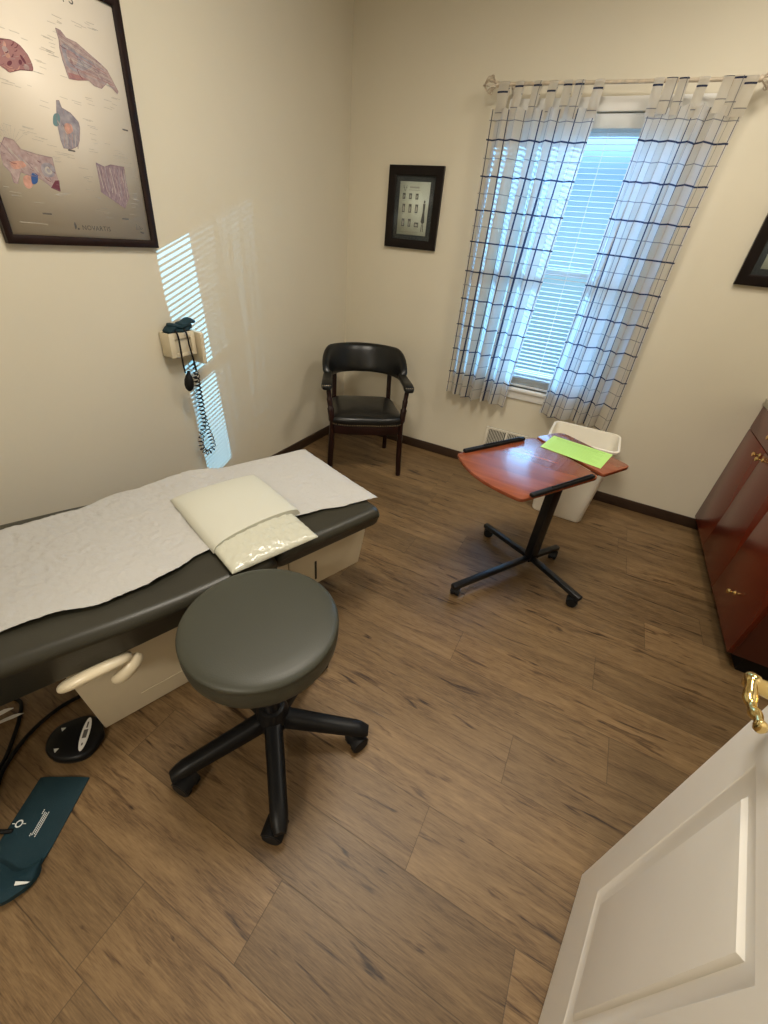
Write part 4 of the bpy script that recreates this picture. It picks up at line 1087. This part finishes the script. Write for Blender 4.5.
for k in range(18):
    a, b = 2 * pi * k / 18, 2 * pi * (k + 1) / 18
    vs = [bm.verts.new(Vector((cc.x + r_ * cos(an), cc.y + r_ * sin(an), .0108))) for r_, an in ((.0095, a), (.0095, b), (.0062, b), (.0062, a))]; bm.faces.new(vs)
for s in (-1, 1):
    A = cc + lw * s * .011; vs = [bm.verts.new(Vector((q.x, q.y, .0108))) for q in (A - ld * .001, A + lw * s * .007 - ld * .001, A + lw * s * .007 + ld * .001, A + ld * .001)]; bm.faces.new(vs)
obj('round_emblem', bm, WPRINT, fcr, world=True, smooth=None)
bm = new(); tube(bm, smooth_path([(.866, -3.030, .008), (.850, -3.041, .009), (.836, -3.049, .008), (.822, -3.056, .0065)]), .006, 8); obj('air_tube', bm, RUBBER, fcr, world=True)

# ================================================================= LIGHT
w = bpy.data.worlds.new('World'); S.world = w; w.use_nodes = True
bg = w.node_tree.nodes['Background']
tc = w.node_tree.nodes.new('ShaderNodeTexCoord'); sx = w.node_tree.nodes.new('ShaderNodeSeparateXYZ'); cr = w.node_tree.nodes.new('ShaderNodeValToRGB'); mr = w.node_tree.nodes.new('ShaderNodeMapRange')
mr.inputs[1].default_value = -1; mr.inputs[2].default_value = 1
w.node_tree.links.new(tc.outputs['Generated'], sx.inputs[0]); w.node_tree.links.new(sx.outputs[2], mr.inputs[0]); w.node_tree.links.new(mr.outputs[0], cr.inputs[0]); w.node_tree.links.new(cr.outputs[0], bg.inputs[0])
cr.color_ramp.elements[0].position = .42; cr.color_ramp.elements[0].color = (.26, .46, .62, 1)
cr.color_ramp.elements[1].position = .50; cr.color_ramp.elements[1].color = (.40, .74, 1.0, 1)
k = cr.color_ramp.elements.new(.62); k.color = (.25, .55, 1.0, 1)
st2 = w.node_tree.nodes.new('ShaderNodeMapRange'); st2.interpolation_type = 'SMOOTHSTEP'
st2.inputs[1].default_value = .12; st2.inputs[2].default_value = .34; st2.inputs[3].default_value = .95; st2.inputs[4].default_value = 14.0
w.node_tree.links.new(sx.outputs[2], st2.inputs[0]); w.node_tree.links.new(st2.outputs[0], bg.inputs[1])

def light(name, kind, loc, energy, col, **kw):
    l = bpy.data.lights.new(name, kind); l.energy = energy; l.color = col
    for a, v in kw.items(): setattr(l, a, v)
    o = bpy.data.objects.new(name, l); COL.objects.link(o); o.location = loc; return o
sun = light('sun', 'SUN', (5, 5, 4), 8.5, (.22, .60, 1.0), angle=radians(.12))
d = Vector((-1, -.885, -.352)).normalized(); sun.rotation_euler = d.to_track_quat('-Z', 'Y').to_euler()
WARM = (1.0, .915, .78)
def ceiling_light(x, y, sx_, sy_, energy, lab):
    t = thing('ceiling_light', lab, 'ceiling light', (x, y, CH))
    bm = new()
    for (a, b, c_, d_) in ((-sx_ / 2 - .03, sx_ / 2 + .03, -sy_ / 2 - .03, -sy_ / 2), (-sx_ / 2 - .03, sx_ / 2 + .03, sy_ / 2, sy_ / 2 + .03), (-sx_ / 2 - .03, -sx_ / 2, -sy_ / 2, sy_ / 2), (sx_ / 2, sx_ / 2 + .03, -sy_ / 2, sy_ / 2)): box(bm, x + a, x + b, y + c_, y + d_, CH - .035, CH, .003)
    obj('frame', bm, WHITE, t, world=True)
    light('lamp', 'AREA', (x, y, CH - .03), energy, WARM, shape='RECTANGLE', size=sx_, size_y=sy_)
ceiling_light(2.25, -1.05, .45, .45, 18, 'square ceiling light panel toward the window wall')
ceiling_light(1.30, -2.00, .55, .55, 35, 'square ceiling light panel toward the doorway')
ceiling_light(1.55, -5.20, .55, .55, 62, 'added unseen light panel in the hall, brightening the room through the doorway')  # unseen hall lamp, added to brighten the table base and wastebasket

# ================================================================= CAMERA
cam = bpy.data.cameras.new('camera'); co = bpy.data.objects.new('camera', cam); COL.objects.link(co)
A0_ = Vector((0.88079201, 0.46626281, 0.08248901)); A1_ = Vector((0.32289866, -0.46403908, -0.82486617)); A2_ = Vector((-0.34632629, 0.75317111, -0.55927755))
M = Matrix.Identity(4)
for i in range(3):
    M[i][0] = A0_[i]; M[i][1] = -A1_[i]; M[i][2] = -A2_[i]
M.translation = Vector((1.8747, -2.987, 1.45)); co.matrix_world = M
cam.sensor_fit = 'VERTICAL'; cam.sensor_height = 36; cam.lens = 36 * 405.48 / 1024; cam.clip_start = .02
S.camera = co
S.view_settings.view_transform = 'Standard'; S.view_settings.look = 'None'; S.view_settings.gamma = 1; S.view_settings.use_curve_mapping = False
S.view_settings.exposure = 0.09
S.cycles.use_denoising = True
S.cycles.max_bounces = 10; S.cycles.diffuse_bounces = 6; S.cycles.transparent_max_bounces = 24; S.cycles.transmission_bounces = 8; S.cycles.glossy_bounces = 4
S.cycles.sample_clamp_indirect = 6
